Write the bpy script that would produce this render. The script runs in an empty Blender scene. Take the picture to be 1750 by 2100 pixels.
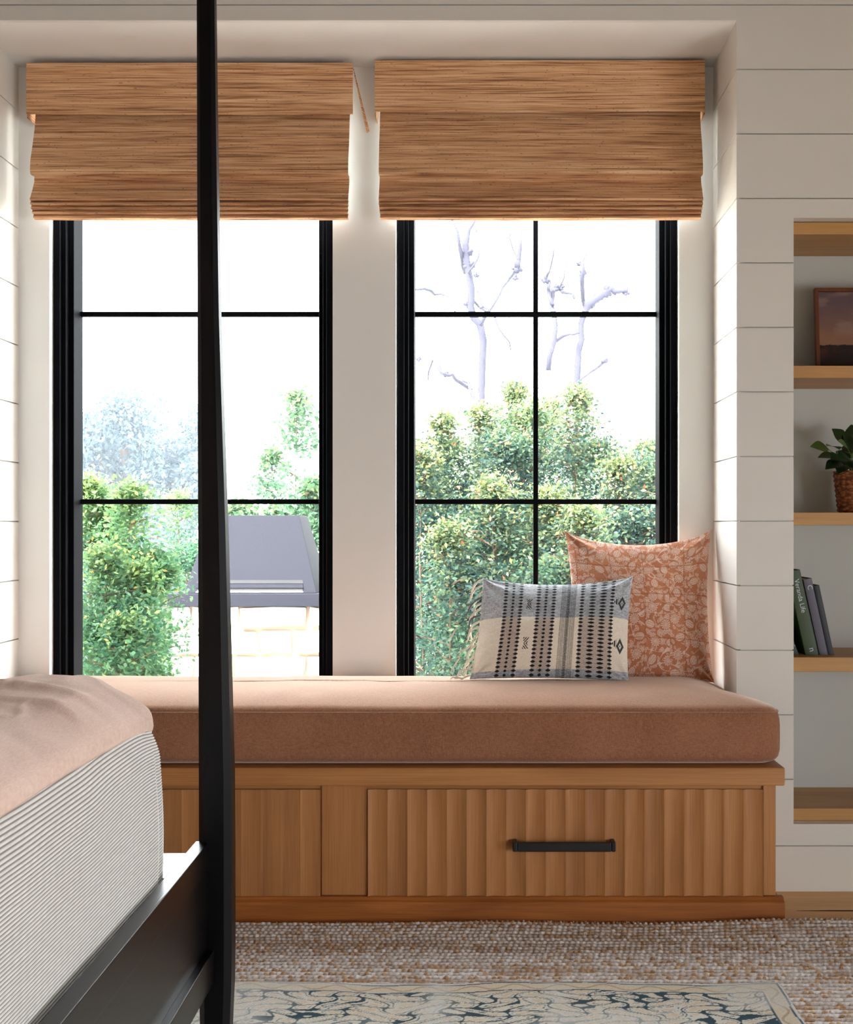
import bpy, math, random
import numpy as np
from mathutils import Vector, Matrix
random.seed(7); RNG = np.random.default_rng(11)
S = bpy.context.scene
COL = S.collection

# ---------------------------------------------------------------- camera
F = 2377.0; VX, VY = 989.0, 1080.0; H = 1.10
cd = bpy.data.cameras.new('camera'); cam = bpy.data.objects.new('camera', cd); COL.objects.link(cam)
cam.location = (0, 0, H); cam.rotation_euler = (math.pi/2, 0, 0)
cd.sensor_fit = 'HORIZONTAL'; cd.sensor_width = 36; cd.lens = F*36/1750
cd.shift_x = -(VX-875)/1750; cd.shift_y = (VY-1050)/1750
cd.clip_start = .05; cd.clip_end = 300
S.camera = cam
def X(px, d): return (px-VX)*d/F
def Z(py, d): return H-(py-VY)*d/F
def P(px, py, d): return Vector((X(px, d), d, Z(py, d)))

# ---------------------------------------------------------------- world, light, exposure
W = bpy.data.worlds.new('overcast_sky'); S.world = W; W.use_nodes = True
bg = W.node_tree.nodes['Background']; bg.inputs[0].default_value = (.92, .97, 1.0, 1); bg.inputs[1].default_value = 8.0
S.view_settings.view_transform = 'Standard'; S.view_settings.look = 'None'
S.view_settings.exposure = 0.58; S.view_settings.gamma = 1.0; S.view_settings.use_curve_mapping = False
sl = bpy.data.lights.new('added_soft_sun', 'SUN'); sl.energy = 34; sl.angle = math.radians(25); sl.color = (1, .97, .92)  # soft sun behind the house, added to balance garden and room light
so = bpy.data.objects.new('added_soft_sun', sl); so.rotation_euler = Vector((.35, .55, -.78)).to_track_quat('-Z', 'Y').to_euler(); COL.objects.link(so)
def portal(name, loc, rot, sx, sy):
    l = bpy.data.lights.new(name, 'AREA'); l.shape = 'RECTANGLE'; l.size = sx; l.size_y = sy
    l.cycles.is_portal = True
    o = bpy.data.objects.new(name, l); o.location = loc; o.rotation_euler = rot; COL.objects.link(o)
portal('portal', (-.967, 4.06, 1.51), (-math.pi/2, 0, 0), .94, 2.06)
portal('portal', (.184, 4.06, 1.51), (-math.pi/2, 0, 0), .94, 2.06)
portal('portal', (2.74, -.275, .75), (0, math.pi/2, 0), 1.1, 3.05)

# ---------------------------------------------------------------- helpers
def lin(c):
    c = np.asarray(c, float)/255.0
    return np.where(c <= .04045, c/12.92, ((c+.055)/1.055)**2.4)
def rgba(*c): return tuple(lin(c))+(1.0,)
def tag(o, label=None, cat=None, group=None, kind=None):
    if label: o['label'] = label
    if cat: o['category'] = cat
    if group: o['group'] = group
    if kind: o['kind'] = kind
    return o
def adopt(o, parent):
    if parent is not None:
        o.parent = parent
        M = Matrix.Identity(4); p = parent
        chain = []
        while p is not None: chain.append(p); p = p.parent
        for p in reversed(chain): M = M @ (p.matrix_parent_inverse if p.parent else Matrix.Identity(4)) @ p.matrix_basis
        o.matrix_parent_inverse = M.inverted()
    return o
def mesh_obj(name, V, Fc, mat=None, parent=None, smooth=False, col=None, uv=None):
    me = bpy.data.meshes.new(name)
    if isinstance(V, np.ndarray): V = V.tolist()
    if isinstance(Fc, np.ndarray): Fc = Fc.tolist()
    me.from_pydata(V, [], Fc); me.update()
    if smooth: me.polygons.foreach_set('use_smooth', [True]*len(me.polygons))
    if col is not None:
        a = me.color_attributes.new('Col', 'FLOAT_COLOR', 'POINT')
        c = np.ones((len(V), 4)); c[:, :3] = col; a.data.foreach_set('color', c.ravel())
    if uv is not None:
        l = me.uv_layers.new(name='UVMap'); idx = np.zeros(len(me.loops), int)
        me.loops.foreach_get('vertex_index', idx); l.data.foreach_set('uv', np.asarray(uv)[idx].ravel())
    if mat: me.materials.append(mat)
    o = bpy.data.objects.new(name, me); COL.objects.link(o)
    return adopt(o, parent)
def empty(name, loc=(0, 0, 0), rot=(0, 0, 0), parent=None):
    o = bpy.data.objects.new(name, None); o.location = loc; o.rotation_euler = rot; o.empty_display_size = .1
    COL.objects.link(o)
    return adopt(o, parent)
class MB:
    def __init__(s): s.v = []; s.f = []
    def add(s, V, Fc):
        n = len(s.v); s.v += [tuple(p) for p in V]; s.f += [tuple(i+n for i in f) for f in Fc]; return s
    def box(s, x0, x1, y0, y1, z0, z1):
        V = [(x, y, z) for z in (z0, z1) for y in (y0, y1) for x in (x0, x1)]
        return s.add(V, [(0,2,3,1),(4,5,7,6),(0,1,5,4),(2,6,7,3),(0,4,6,2),(1,3,7,5)])
    def prism(s, poly, a0, a1, axis='x'):
        """poly of 2-D points extruded along an axis"""
        n = len(poly); V = []
        for a in (a0, a1):
            for (p, q) in poly:
                V.append((a, p, q) if axis == 'x' else ((p, a, q) if axis == 'y' else (p, q, a)))
        Fc = [tuple(range(n)), tuple(range(2*n-1, n-1, -1))]+[(i, i+n, (i+1) % n+n, (i+1) % n) for i in range(n)]
        return s.add(V, Fc)
    def ring(s, x0, x1, z0, z1, w, y0, y1):
        """rectangular frame of width w in the xz-plane"""
        return s.box(x0, x1, y0, y1, z0, z0+w).box(x0, x1, y0, y1, z1-w, z1).box(x0, x0+w, y0, y1, z0+w, z1-w).box(x1-w, x1, y0, y1, z0+w, z1-w)
    def tube(s, pts, rad, k=6, cap=True):
        pts = [Vector(p) for p in pts]; n = len(pts)
        if not hasattr(rad, '__len__'): rad = [rad]*n
        V = []; prev = None
        for i, p in enumerate(pts):
            t = (pts[min(i+1, n-1)]-pts[max(i-1, 0)]).normalized()
            u = t.cross(Vector((.31, .2, .93))) if prev is None else prev-t*prev.dot(t)
            u = u.normalized(); prev = u; w = t.cross(u)
            for j in range(k):
                a = 2*math.pi*j/k; V.append(p+(u*math.cos(a)+w*math.sin(a))*rad[i])
        Fc = [(i*k+j, i*k+(j+1) % k, (i+1)*k+(j+1) % k, (i+1)*k+j) for i in range(n-1) for j in range(k)]
        if cap: Fc += [tuple(range(k-1, -1, -1)), tuple((n-1)*k+j for j in range(k))]
        return s.add(V, Fc)
    def lathe(s, c, prof, k=24):
        V = [(c[0]+r*math.cos(2*math.pi*j/k), c[1]+r*math.sin(2*math.pi*j/k), c[2]+z) for (r, z) in prof for j in range(k)]
        n = len(prof)
        return s.add(V, [(i*k+j, i*k+(j+1) % k, (i+1)*k+(j+1) % k, (i+1)*k+j) for i in range(n-1) for j in range(k)])
    def build(s, name, mat=None, parent=None, smooth=False, bevel=0):
        o = mesh_obj(name, s.v, s.f, mat, parent, smooth)
        if bevel:
            m = o.modifiers.new('bevel', 'BEVEL'); m.width = bevel; m.segments = 2; m.limit_method = 'ANGLE'
        return o
def grid_faces(nu, nv, close_u=False):
    i, j = np.meshgrid(np.arange(nv-1), np.arange(nu if close_u else nu-1), indexing='ij')
    a = i*nu+j; b = i*nu+(j+1) % nu
    return np.stack([a, b, b+nu, a+nu], -1).reshape(-1, 4)
def hsh(i, j, s):
    v = np.sin(i*127.1+j*311.7+s*74.7)*43758.5453
    return v-np.floor(v)
def vnoise(x, y, s=0):
    xi = np.floor(x); yi = np.floor(y); fx = x-xi; fy = y-yi
    fx = fx*fx*(3-2*fx); fy = fy*fy*(3-2*fy)
    return (hsh(xi, yi, s)*(1-fx)+hsh(xi+1, yi, s)*fx)*(1-fy)+(hsh(xi, yi+1, s)*(1-fx)+hsh(xi+1, yi+1, s)*fx)*fy
def fbm(x, y, s=0, o=4):
    r = 0; a = .5
    for k in range(o): r = r+a*vnoise(x*2**k, y*2**k, s+k); a *= .5
    return r
def mixc(a, b, t): t = np.asarray(t)[..., None]; return a*(1-t)+b*t

# ---------------------------------------------------------------- materials
def new_mat(name):
    m = bpy.data.materials.new(name); m.use_nodes = True
    return m, m.node_tree.nodes, m.node_tree.links, m.node_tree.nodes['Principled BSDF']
def plain(name, c, rough=.5, spec=.5, bump=0, bscale=200, var=0, metallic=0):
    m, N, L, b = new_mat(name)
    b.inputs['Base Color'].default_value = rgba(*c); b.inputs['Roughness'].default_value = rough
    b.inputs['Specular IOR Level'].default_value = spec; b.inputs['Metallic'].default_value = metallic
    tc = N.new('ShaderNodeTexCoord'); nz = N.new('ShaderNodeTexNoise'); nz.inputs['Scale'].default_value = bscale
    nz.inputs['Detail'].default_value = 4; L.new(tc.outputs['Object'], nz.inputs['Vector'])
    if bump:
        bp = N.new('ShaderNodeBump'); bp.inputs['Strength'].default_value = bump; bp.inputs['Distance'].default_value = .002
        L.new(nz.outputs[0], bp.inputs['Height']); L.new(bp.outputs[0], b.inputs['Normal'])
    if var:
        r = N.new('ShaderNodeMapRange'); r.inputs[3].default_value = 1-var; r.inputs[4].default_value = 1+var
        L.new(nz.outputs[0], r.inputs[0])
        mx = N.new('ShaderNodeMix'); mx.data_type = 'RGBA'; mx.blend_type = 'MULTIPLY'; mx.inputs[0].default_value = 1
        mx.inputs[6].default_value = rgba(*c); L.new(r.outputs[0], mx.inputs[7]); L.new(mx.outputs[2], b.inputs['Base Color'])
    return m
def wood(name, light, dark, axis='x', rough=.45, fine=110, streak=9, bump=.12, var=.12, spec=.4):
    m, N, L, b = new_mat(name)
    tc = N.new('ShaderNodeTexCoord'); oi = N.new('ShaderNodeObjectInfo')
    off = N.new('ShaderNodeVectorMath'); off.operation = 'SCALE'; off.inputs[0].default_value = (3.1, 7.7, 5.3)
    L.new(oi.outputs['Random'], off.inputs['Scale'])
    ad = N.new('ShaderNodeVectorMath'); L.new(tc.outputs['Object'], ad.inputs[0]); L.new(off.outputs[0], ad.inputs[1])
    def mp(along, across):
        k = N.new('ShaderNodeMapping'); s = {'x': (along, across, across), 'y': (across, along, across), 'z': (across, across, along)}[axis]
        k.inputs['Scale'].default_value = s; L.new(ad.outputs[0], k.inputs['Vector']); return k
    m1 = mp(streak*.13, streak); n1 = N.new('ShaderNodeTexNoise'); n1.inputs['Scale'].default_value = 1; n1.inputs['Detail'].default_value = 5
    n1.inputs['Distortion'].default_value = 1.2; L.new(m1.outputs[0], n1.inputs['Vector'])
    m2 = mp(fine*.05, fine*3); n2 = N.new('ShaderNodeTexNoise'); n2.inputs['Scale'].default_value = 1; n2.inputs['Detail'].default_value = 3
    L.new(m2.outputs[0], n2.inputs['Vector'])
    wv = N.new('ShaderNodeMath'); wv.operation = 'MULTIPLY_ADD'; wv.inputs[1].default_value = .62; L.new(n1.outputs[0], wv.inputs[0])
    sc = N.new('ShaderNodeMath'); sc.operation = 'MULTIPLY'; sc.inputs[1].default_value = .38; L.new(n2.outputs[0], sc.inputs[0])
    L.new(sc.outputs[0], wv.inputs[2])
    cr = N.new('ShaderNodeValToRGB'); cr.color_ramp.elements[0].position = .28; cr.color_ramp.elements[1].position = .68
    cr.color_ramp.elements[0].color = rgba(*dark); cr.color_ramp.elements[1].color = rgba(*light); L.new(wv.outputs[0], cr.inputs[0])
    hv = N.new('ShaderNodeHueSaturation'); L.new(cr.outputs[0], hv.inputs['Color'])
    r = N.new('ShaderNodeMapRange'); r.inputs[3].default_value = 1-var; r.inputs[4].default_value = 1+var
    L.new(oi.outputs['Random'], r.inputs[0]); L.new(r.outputs[0], hv.inputs['Value'])
    L.new(hv.outputs[0], b.inputs['Base Color']); b.inputs['Roughness'].default_value = rough; b.inputs['Specular IOR Level'].default_value = spec
    bp = N.new('ShaderNodeBump'); bp.inputs['Strength'].default_value = bump; bp.inputs['Distance'].default_value = .001
    L.new(n2.outputs[0], bp.inputs['Height']); L.new(bp.outputs[0], b.inputs['Normal'])
    return m
def attr_mat(name, rough=.9, bump=.3, bscale=900, transl=0, sheen=0, spec=.2):
    m, N, L, b = new_mat(name)
    a = N.new('ShaderNodeAttribute'); a.attribute_name = 'Col'; L.new(a.outputs['Color'], b.inputs['Base Color'])
    b.inputs['Roughness'].default_value = rough; b.inputs['Specular IOR Level'].default_value = spec
    if sheen: b.inputs['Sheen Weight'].default_value = sheen
    if bump:
        tc = N.new('ShaderNodeTexCoord'); nz = N.new('ShaderNodeTexNoise'); nz.inputs['Scale'].default_value = bscale
        L.new(tc.outputs['Object'], nz.inputs['Vector'])
        bp = N.new('ShaderNodeBump'); bp.inputs['Strength'].default_value = bump; bp.inputs['Distance'].default_value = .001
        L.new(nz.outputs[0], bp.inputs['Height']); L.new(bp.outputs[0], b.inputs['Normal'])
    if transl:
        t = N.new('ShaderNodeBsdfTranslucent'); L.new(a.outputs['Color'], t.inputs[0])
        mx = N.new('ShaderNodeMixShader'); mx.inputs[0].default_value = transl
        L.new(b.outputs[0], mx.inputs[1]); L.new(t.outputs[0], mx.inputs[2]); L.new(mx.outputs[0], N['Material Output'].inputs[0])
    return m
def fabric(name, c, c2, sx=900, sy=900, sz=900, bump=.5, sheen=.4, tint=(255, 235, 220), amount=.5):
    m, N, L, b = new_mat(name)
    tc = N.new('ShaderNodeTexCoord'); hs = []
    for s in ((sx, sy*.12, sz*.12), (sx*.12, sy, sz)):
        k = N.new('ShaderNodeMapping'); k.inputs['Scale'].default_value = s; L.new(tc.outputs['Object'], k.inputs[0])
        n = N.new('ShaderNodeTexNoise'); n.inputs['Scale'].default_value = 1; n.inputs['Detail'].default_value = 2; L.new(k.outputs[0], n.inputs['Vector']); hs.append(n)
    ad = N.new('ShaderNodeMath'); L.new(hs[0].outputs[0], ad.inputs[0]); L.new(hs[1].outputs[0], ad.inputs[1])
    big = N.new('ShaderNodeTexNoise'); big.inputs['Scale'].default_value = 5; L.new(tc.outputs['Object'], big.inputs['Vector'])
    ad2 = N.new('ShaderNodeMath'); ad2.operation = 'MULTIPLY_ADD'; ad2.inputs[1].default_value = .4; L.new(big.outputs[0], ad2.inputs[0]); L.new(ad.outputs[0], ad2.inputs[2])
    r = N.new('ShaderNodeMapRange'); r.inputs[1].default_value = .85; r.inputs[2].default_value = 1.55; L.new(ad2.outputs[0], r.inputs[0])
    mx = N.new('ShaderNodeMix'); mx.data_type = 'RGBA'; mx.inputs[6].default_value = rgba(*c2); mx.inputs[7].default_value = rgba(*c)
    L.new(r.outputs[0], mx.inputs[0]); L.new(mx.outputs[2], b.inputs['Base Color'])
    b.inputs['Roughness'].default_value = .95; b.inputs['Specular IOR Level'].default_value = .1
    b.inputs['Sheen Weight'].default_value = sheen; b.inputs['Sheen Roughness'].default_value = .4; b.inputs['Sheen Tint'].default_value = rgba(*tint)
    bp = N.new('ShaderNodeBump'); bp.inputs['Strength'].default_value = bump; bp.inputs['Distance'].default_value = .001
    L.new(ad.outputs[0], bp.inputs['Height']); L.new(bp.outputs[0], b.inputs['Normal'])
    return m
M_paint = plain('warm_white_paint', (233, 229, 223), .45, .4, bump=.05, bscale=60)
M_plaster = plain('white_plaster', (240, 240, 238), .6, .3, bump=.05, bscale=80)
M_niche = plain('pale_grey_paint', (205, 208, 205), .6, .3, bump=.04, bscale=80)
M_black = plain('black_window_paint', (14, 15, 19), .6, .03, bump=.1, bscale=900)
M_iron = plain('black_iron', (14, 14, 16), .42, .5, bump=.2, bscale=700)
M_ebony = wood('ebony_stained_wood', (16, 13, 13), (8, 6, 7), 'y', rough=.3, bump=.25, var=.0, spec=.5)
M_ebonyv = wood('ebony_stained_wood_upright', (12, 10, 14), (6, 5, 8), 'z', rough=.38, bump=.15, var=.0, spec=.22)
M_oak = wood('honey_oak', (202, 142, 84), (158, 100, 54), 'x', fine=90)
M_oakv = wood('honey_oak_upright', (196, 138, 84), (154, 100, 57), 'z', fine=110, var=.07)
M_oakp = wood('honey_oak_plinth', (178, 108, 52), (120, 66, 28), 'x', streak=14)
M_shelf = wood('pale_oak_shelf', (206, 158, 96), (176, 126, 70), 'x', var=.04)
M_floor = wood('oak_floorboard', (250, 208, 146), (224, 168, 106), 'x', streak=12, rough=.5)
M_ceil = wood('oak_ceiling', (104, 76, 54), (74, 52, 36), 'x', var=.05)
M_cush = fabric('rust_linen', (178, 126, 96), (130, 86, 64), sheen=1.0)
M_duvet = fabric('blush_linen', (242, 214, 200), (222, 190, 176), 700, 700, 700, bump=.35, sheen=.3)
M_matt = plain('mattress_ticking', (225, 222, 215), .9, .1)
M_attr = attr_mat('woven_colour_cloth', sheen=.25, bump=.6, bscale=700)
M_rug = attr_mat('jute_and_wool', bump=.8, bscale=600)
M_leaf = attr_mat('garden_leaf', rough=.5, bump=0, transl=.45, spec=.3)
M_attrp = attr_mat('oil_paint', rough=.5, bump=.5, bscale=250, spec=.3)
M_bark = plain('garden_bark', (96, 80, 68), .9, .1, bump=.5, bscale=40, var=.25)
M_pale = plain('pale_sycamore_bark', (54, 53, 66), .9, .1, bump=.5, bscale=20, var=.15)
M_stone = plain('white_limestone', (186, 178, 166), .9, .1, bump=.6, bscale=30, var=.12)
M_mortar = plain('sand_mortar', (164, 138, 120), .95, .1, bump=.4, bscale=60)
M_hood = plain('slate_painted_metal', (20, 21, 31), .75, .2, bump=.15, bscale=500)
M_grass = plain('dry_lawn', (140, 150, 100), .95, .1, bump=.5, bscale=8, var=.3)

# glass: clear, faintly reflecting
m, N, L, b = new_mat('window_glass'); N.remove(b)
tr = N.new('ShaderNodeBsdfTransparent'); tr.inputs[0].default_value = (.97, .985, .98, 1)
gl = N.new('ShaderNodeBsdfGlossy'); gl.inputs['Roughness'].default_value = .02
fr = N.new('ShaderNodeFresnel'); fr.inputs[0].default_value = 1.35
mx = N.new('ShaderNodeMixShader'); L.new(fr.outputs[0], mx.inputs[0]); L.new(tr.outputs[0], mx.inputs[1]); L.new(gl.outputs[0], mx.inputs[2])
L.new(mx.outputs[0], N['Material Output'].inputs[0]); M_glass = m

# woven reed of the shades
m, N, L, b = new_mat('woven_reed'); tc = N.new('ShaderNodeTexCoord')
def nz(sx, sy, sz, det=3, dist=0):
    k = N.new('ShaderNodeMapping'); k.inputs['Scale'].default_value = (sx, sy, sz); L.new(tc.outputs['Object'], k.inputs[0])
    n = N.new('ShaderNodeTexNoise'); n.inputs['Scale'].default_value = 1; n.inputs['Detail'].default_value = det; n.inputs['Distortion'].default_value = dist
    L.new(k.outputs[0], n.inputs['Vector']); return n
a1 = nz(3.0, 5, 250, 4, .5); a2 = nz(9, 20, 420, 2); a3 = nz(90, 90, 260, 1); a4 = nz(1.6, 2, 110, 3, .4)
def mth(op, x, y, z=None):
    q = N.new('ShaderNodeMath'); q.operation = op
    for i, v in enumerate((x, y, z)):
        if v is None: continue
        if isinstance(v, (int, float)): q.inputs[i].default_value = v
        else: L.new(v, q.inputs[i])
    return q.outputs[0]
s1 = mth('MULTIPLY_ADD', a1.outputs[0], .45, mth('MULTIPLY', a2.outputs[0], .31)); s1 = mth('MULTIPLY_ADD', a4.outputs[0], .26, s1)
cr = N.new('ShaderNodeValToRGB'); e = cr.color_ramp.elements
e[0].position = .40; e[0].color = rgba(142, 94, 66); e[1].position = .63; e[1].color = rgba(246, 208, 166)
q = e.new(.475); q.color = rgba(206, 154, 112); q = e.new(.54); q.color = rgba(228, 180, 136)
L.new(s1, cr.inputs[0])
spk = mth('GREATER_THAN', a3.outputs[0], .71)
mx = N.new('ShaderNodeMix'); mx.data_type = 'RGBA'; mx.inputs[7].default_value = rgba(88, 54, 34); L.new(cr.outputs[0], mx.inputs[6]); L.new(mth('MULTIPLY', spk, .55), mx.inputs[0])
L.new(mx.outputs[2], b.inputs['Base Color']); b.inputs['Roughness'].default_value = .7; b.inputs['Specular IOR Level'].default_value = .25
bp = N.new('ShaderNodeBump'); bp.inputs['Strength'].default_value = .8; bp.inputs['Distance'].default_value = .003; L.new(s1, bp.inputs['Height']); L.new(bp.outputs[0], b.inputs['Normal'])
t = N.new('ShaderNodeBsdfTranslucent'); L.new(mx.outputs[2], t.inputs[0])
ms = N.new('ShaderNodeMixShader'); ms.inputs[0].default_value = .06; L.new(b.outputs[0], ms.inputs[1]); L.new(t.outputs[0], ms.inputs[2]); L.new(ms.outputs[0], N['Material Output'].inputs[0])
M_reed = m
# water-hyacinth basket weave
m, N, L, b = new_mat('seagrass_weave'); tc = N.new('ShaderNodeTexCoord')
vo = N.new('ShaderNodeTexVoronoi'); k = N.new('ShaderNodeMapping'); k.inputs['Scale'].default_value = (70, 70, 120); L.new(tc.outputs['Object'], k.inputs[0]); L.new(k.outputs[0], vo.inputs['Vector']); vo.inputs['Scale'].default_value = 1
cr = N.new('ShaderNodeValToRGB'); cr.color_ramp.elements[0].color = rgba(196, 120, 62); cr.color_ramp.elements[1].color = rgba(104, 52, 24); cr.color_ramp.elements[1].position = .7
L.new(vo.outputs['Distance'], cr.inputs[0]); L.new(cr.outputs[0], b.inputs['Base Color']); b.inputs['Roughness'].default_value = .7
bp = N.new('ShaderNodeBump'); bp.invert = True; bp.inputs['Strength'].default_value = 1; bp.inputs['Distance'].default_value = .004; L.new(vo.outputs['Distance'], bp.inputs['Height']); L.new(bp.outputs[0], b.inputs['Normal'])
M_basket = m

# ---------------------------------------------------------------- room shell
YW = 3.496      # face of the shiplap wall
YN = 3.85       # window wall inside the niche
NX0, NX1, NZ = -1.540, .768, 2.627
BX0, BX1, BZ0, BZ1 = .940, 2.10, .203, 2.031
RX0, RX1, RY0, RZ = -3.2, 2.7, -2.6, 2.95
def struct(o): o['kind'] = 'structure'; return o
PITCH, PZ0, GAP = .1946, .144, .004
yb = YW+.013
wb = MB()
wb.box(RX0, NX0-.014, yb, yb+.03, 0, RZ).box(NX0-.014, NX1+.014, yb, yb+.03, NZ+.02, RZ)
wb.box(NX1+.014, BX0, yb, yb+.03, 0, RZ).box(BX0, BX1, yb, yb+.03, 0, BZ0).box(BX0, BX1, yb, yb+.03, BZ1, RZ).box(BX1, RX1, yb, yb+.03, 0, RZ)
wall_back = struct(wb.build('wall_back', M_paint))
def cut_plank(z0, z1):
    """plank rectangles of one course, kept clear of the niche and the bookcase"""
    rects = []
    zs = sorted({z0, z1, *[z for z in (NZ, BZ0, BZ1) if z0 < z < z1]})
    for a, b_ in zip(zs[:-1], zs[1:]):
        mid = (a+b_)/2; spans = [(RX0, RX1)]
        if mid < NZ: spans = [(RX0, NX0), (NX1, RX1)]
        if BZ0 < mid < BZ1:
            out = []
            for (p, q) in spans:
                out += [(p, BX0), (BX1, q)] if p < BX0 < q else [(p, q)]
            spans = out
        rects += [(p, q, a, b_) for p, q in spans]
    return rects
def merge_groups(rects):
    groups = []
    for r in rects:
        for g in groups:
            if any(abs(r[2]-o[3]) < 1e-6 and r[0] < o[1]-.01 and r[1] > o[0]+.01 for o in g): g.append(r); break
        else: groups.append([r])
    return groups
def plank_rows(ztop):
    z = PZ0; out = []
    while z < ztop-.01:
        out.append((z+GAP/2, min(z+PITCH-GAP/2, ztop))); z += PITCH
    return out
for (a, b_) in plank_rows(RZ):
    for g in merge_groups(cut_plank(a, b_)):
        mb = MB()
        for r in g: mb.box(r[0], r[1], YW, yb-.0005, r[2], r[3])
        mb.build('plank', M_paint, wall_back)
# baseboard
struct(MB().box(NX1+.04, RX1, YW-.003, yb-.0005, 0, .136).build('baseboard_right', M_paint, bevel=.001))
struct(MB().box(RX0, NX0-.06, YW-.003, yb-.0005, 0, .136).build('baseboard_left', M_paint, bevel=.001))
# niche cheeks
for nm, xf, s in (('wall_niche_left', NX0, -1), ('wall_niche_right', NX1, 1)):
    xa, xb = sorted((xf+s*.0125, xf+s*.04))
    w = struct(MB().box(xa, xb, yb+.0305, YN+.2, 0, NZ+.02).build(nm, M_paint))
    for (a, b_) in plank_rows(NZ):
        xa, xb = sorted((xf, xf+s*.012))
        MB().box(xa, xb, yb, YN-.0005, a, b_).build('plank', M_paint, w)
struct(MB().box(NX0-.01, NX1+.01, yb+.0005, YN+.2, NZ, NZ+.019).build('ceiling_niche', M_plaster))
# window wall
WZ0, WZ1 = .48, 2.54
W1c, W2c, HW = -.967, .184, .4675
ww = MB()
ww.box(NX0, W1c-HW-.003, YN, YN+.18, 0, NZ-.0005).box(W1c+HW+.003, W2c-HW-.003, YN, YN+.18, 0, NZ-.0005).box(W2c+HW+.003, NX1, YN, YN+.18, 0, NZ-.0005)
for c in (W1c, W2c): ww.box(c-HW-.003, c+HW+.003, YN, YN+.18, 0, WZ0).box(c-HW-.003, c+HW+.003, YN, YN+.18, WZ1, NZ-.0005)
struct(ww.build('wall_window', M_plaster))
# rest of the room
struct(MB().box(RX0, RX1, RY0-.1, YN+.2, RZ, RZ+.1).build('ceiling', M_ceil))
struct(MB().box(RX0-.1, RX0, RY0-.1, YN+.2, 0, RZ).build('wall_left', M_paint))
ry0, ry1, rz0, rz1 = -1.8, 1.25, .2, 1.3     # unseen side window added on the right to fill the room with light
struct(MB().box(RX1, RX1+.1, RY0-.1, ry0, 0, RZ).box(RX1, RX1+.1, ry1, YN+.2, 0, RZ).box(RX1, RX1+.1, ry0, ry1, 0, rz0).box(RX1, RX1+.1, ry0, ry1, rz1, RZ).build('wall_right', M_paint))
struct(MB().box(RX0, RX1, RY0-.1, RY0, 0, RZ).build('wall_rear', M_paint))
struct(MB().box(RX0-.1, RX1+.1, YN+.18, YN+.21, RZ-.3, RZ+.1).build('trim_1', M_plaster))
# floor: boards running along x
flr = struct(MB().box(RX0-.1, RX1+.1, RY0-.1, YN+.2, -.12, -.018).build('floor', M_floor))
yb0 = RY0; bw = .185; r = random.Random(3)
while yb0 < YW+.012:
    y1 = min(yb0+bw-.002, YW+.012); x = RX0
    cuts = [RX0, r.uniform(-1.4, .2), RX1] if y1 < 3.3 else [RX0, r.uniform(-1.0, .4), RX1]
    for a, b_ in zip(cuts[:-1], cuts[1:]):
        MB().box(a+.001, b_-.001, yb0, y1, -.0175, 0).build('floorboard', M_floor, flr, bevel=.0015)
    yb0 += bw
ck = MB().prism([(.90, 3.3175), (1.0, 3.3150), (1.12, 3.3145), (1.22, 3.3170), (1.13, 3.3215), (1.0, 3.3220)], .0002, .0008, 'z')
ck.build('crack', plain('dark_check', (58, 44, 34), .9, .1), flr)
# ---------------------------------------------------------------- windows
def window(name, c, yf=YN+.03, z0=WZ0, z1=WZ1, hw=HW, zm=(1.186, 1.832)):
    w = MB().ring(c-hw, c+hw, z0, z1, .021, yf, yf+.10)
    w.ring(c-hw+.021, c+hw-.021, z0+.021, z1-.021, .014, yf+.018, yf+.10)
    fr = struct(w.build(name, M_black, bevel=.0015))
    sx0, sx1, sz0, sz1 = c-hw+.036, c+hw-.036, z0+.036, z1-.036
    MB().ring(sx0, sx1, sz0, sz1, .0165, yf+.045, yf+.135).build('sash', M_black, fr, bevel=.002)
    gx0, gx1, gz0, gz1 = sx0+.0165, sx1-.0165, sz0+.0165, sz1-.0165
    yg = yf+.11
    for z in zm: MB().box(gx0, gx1, yg, yg+.022, z-.0085, z+.0085).build('muntin', M_black, fr, bevel=.002)
    zz = [gz0]+[v for z in zm for v in (z-.0085, z+.0085)]+[gz1]
    for a, b_ in zip(zz[::2], zz[1::2]):
        MB().box(c-.0085, c+.0085, yg, yg+.022, a, b_).build('muntin', M_black, fr, bevel=.002)
        for (p, q) in ((gx0, c-.0085), (c+.0085, gx1)):
            mesh_obj('pane', [(p, yg+.011, a), (q, yg+.011, a), (q, yg+.011, b_), (p, yg+.011, b_)], [(0, 1, 2, 3)], M_glass, fr)
    return fr
window('window_1', W1c-.001); window('window_2', W2c+.001)
rwf = MB().box(RX1+.03, RX1+.08, ry0, ry1, rz0, rz0+.06).box(RX1+.03, RX1+.08, ry0, ry1, rz1-.06, rz1)
for a in (ry0, (ry0+ry1)/2-.03, ry1-.06): rwf.box(RX1+.03, RX1+.08, a, a+.06, rz0+.06, rz1-.06)
struct(rwf.build('added_fill_window', M_black))  # frame of the added side window

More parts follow.
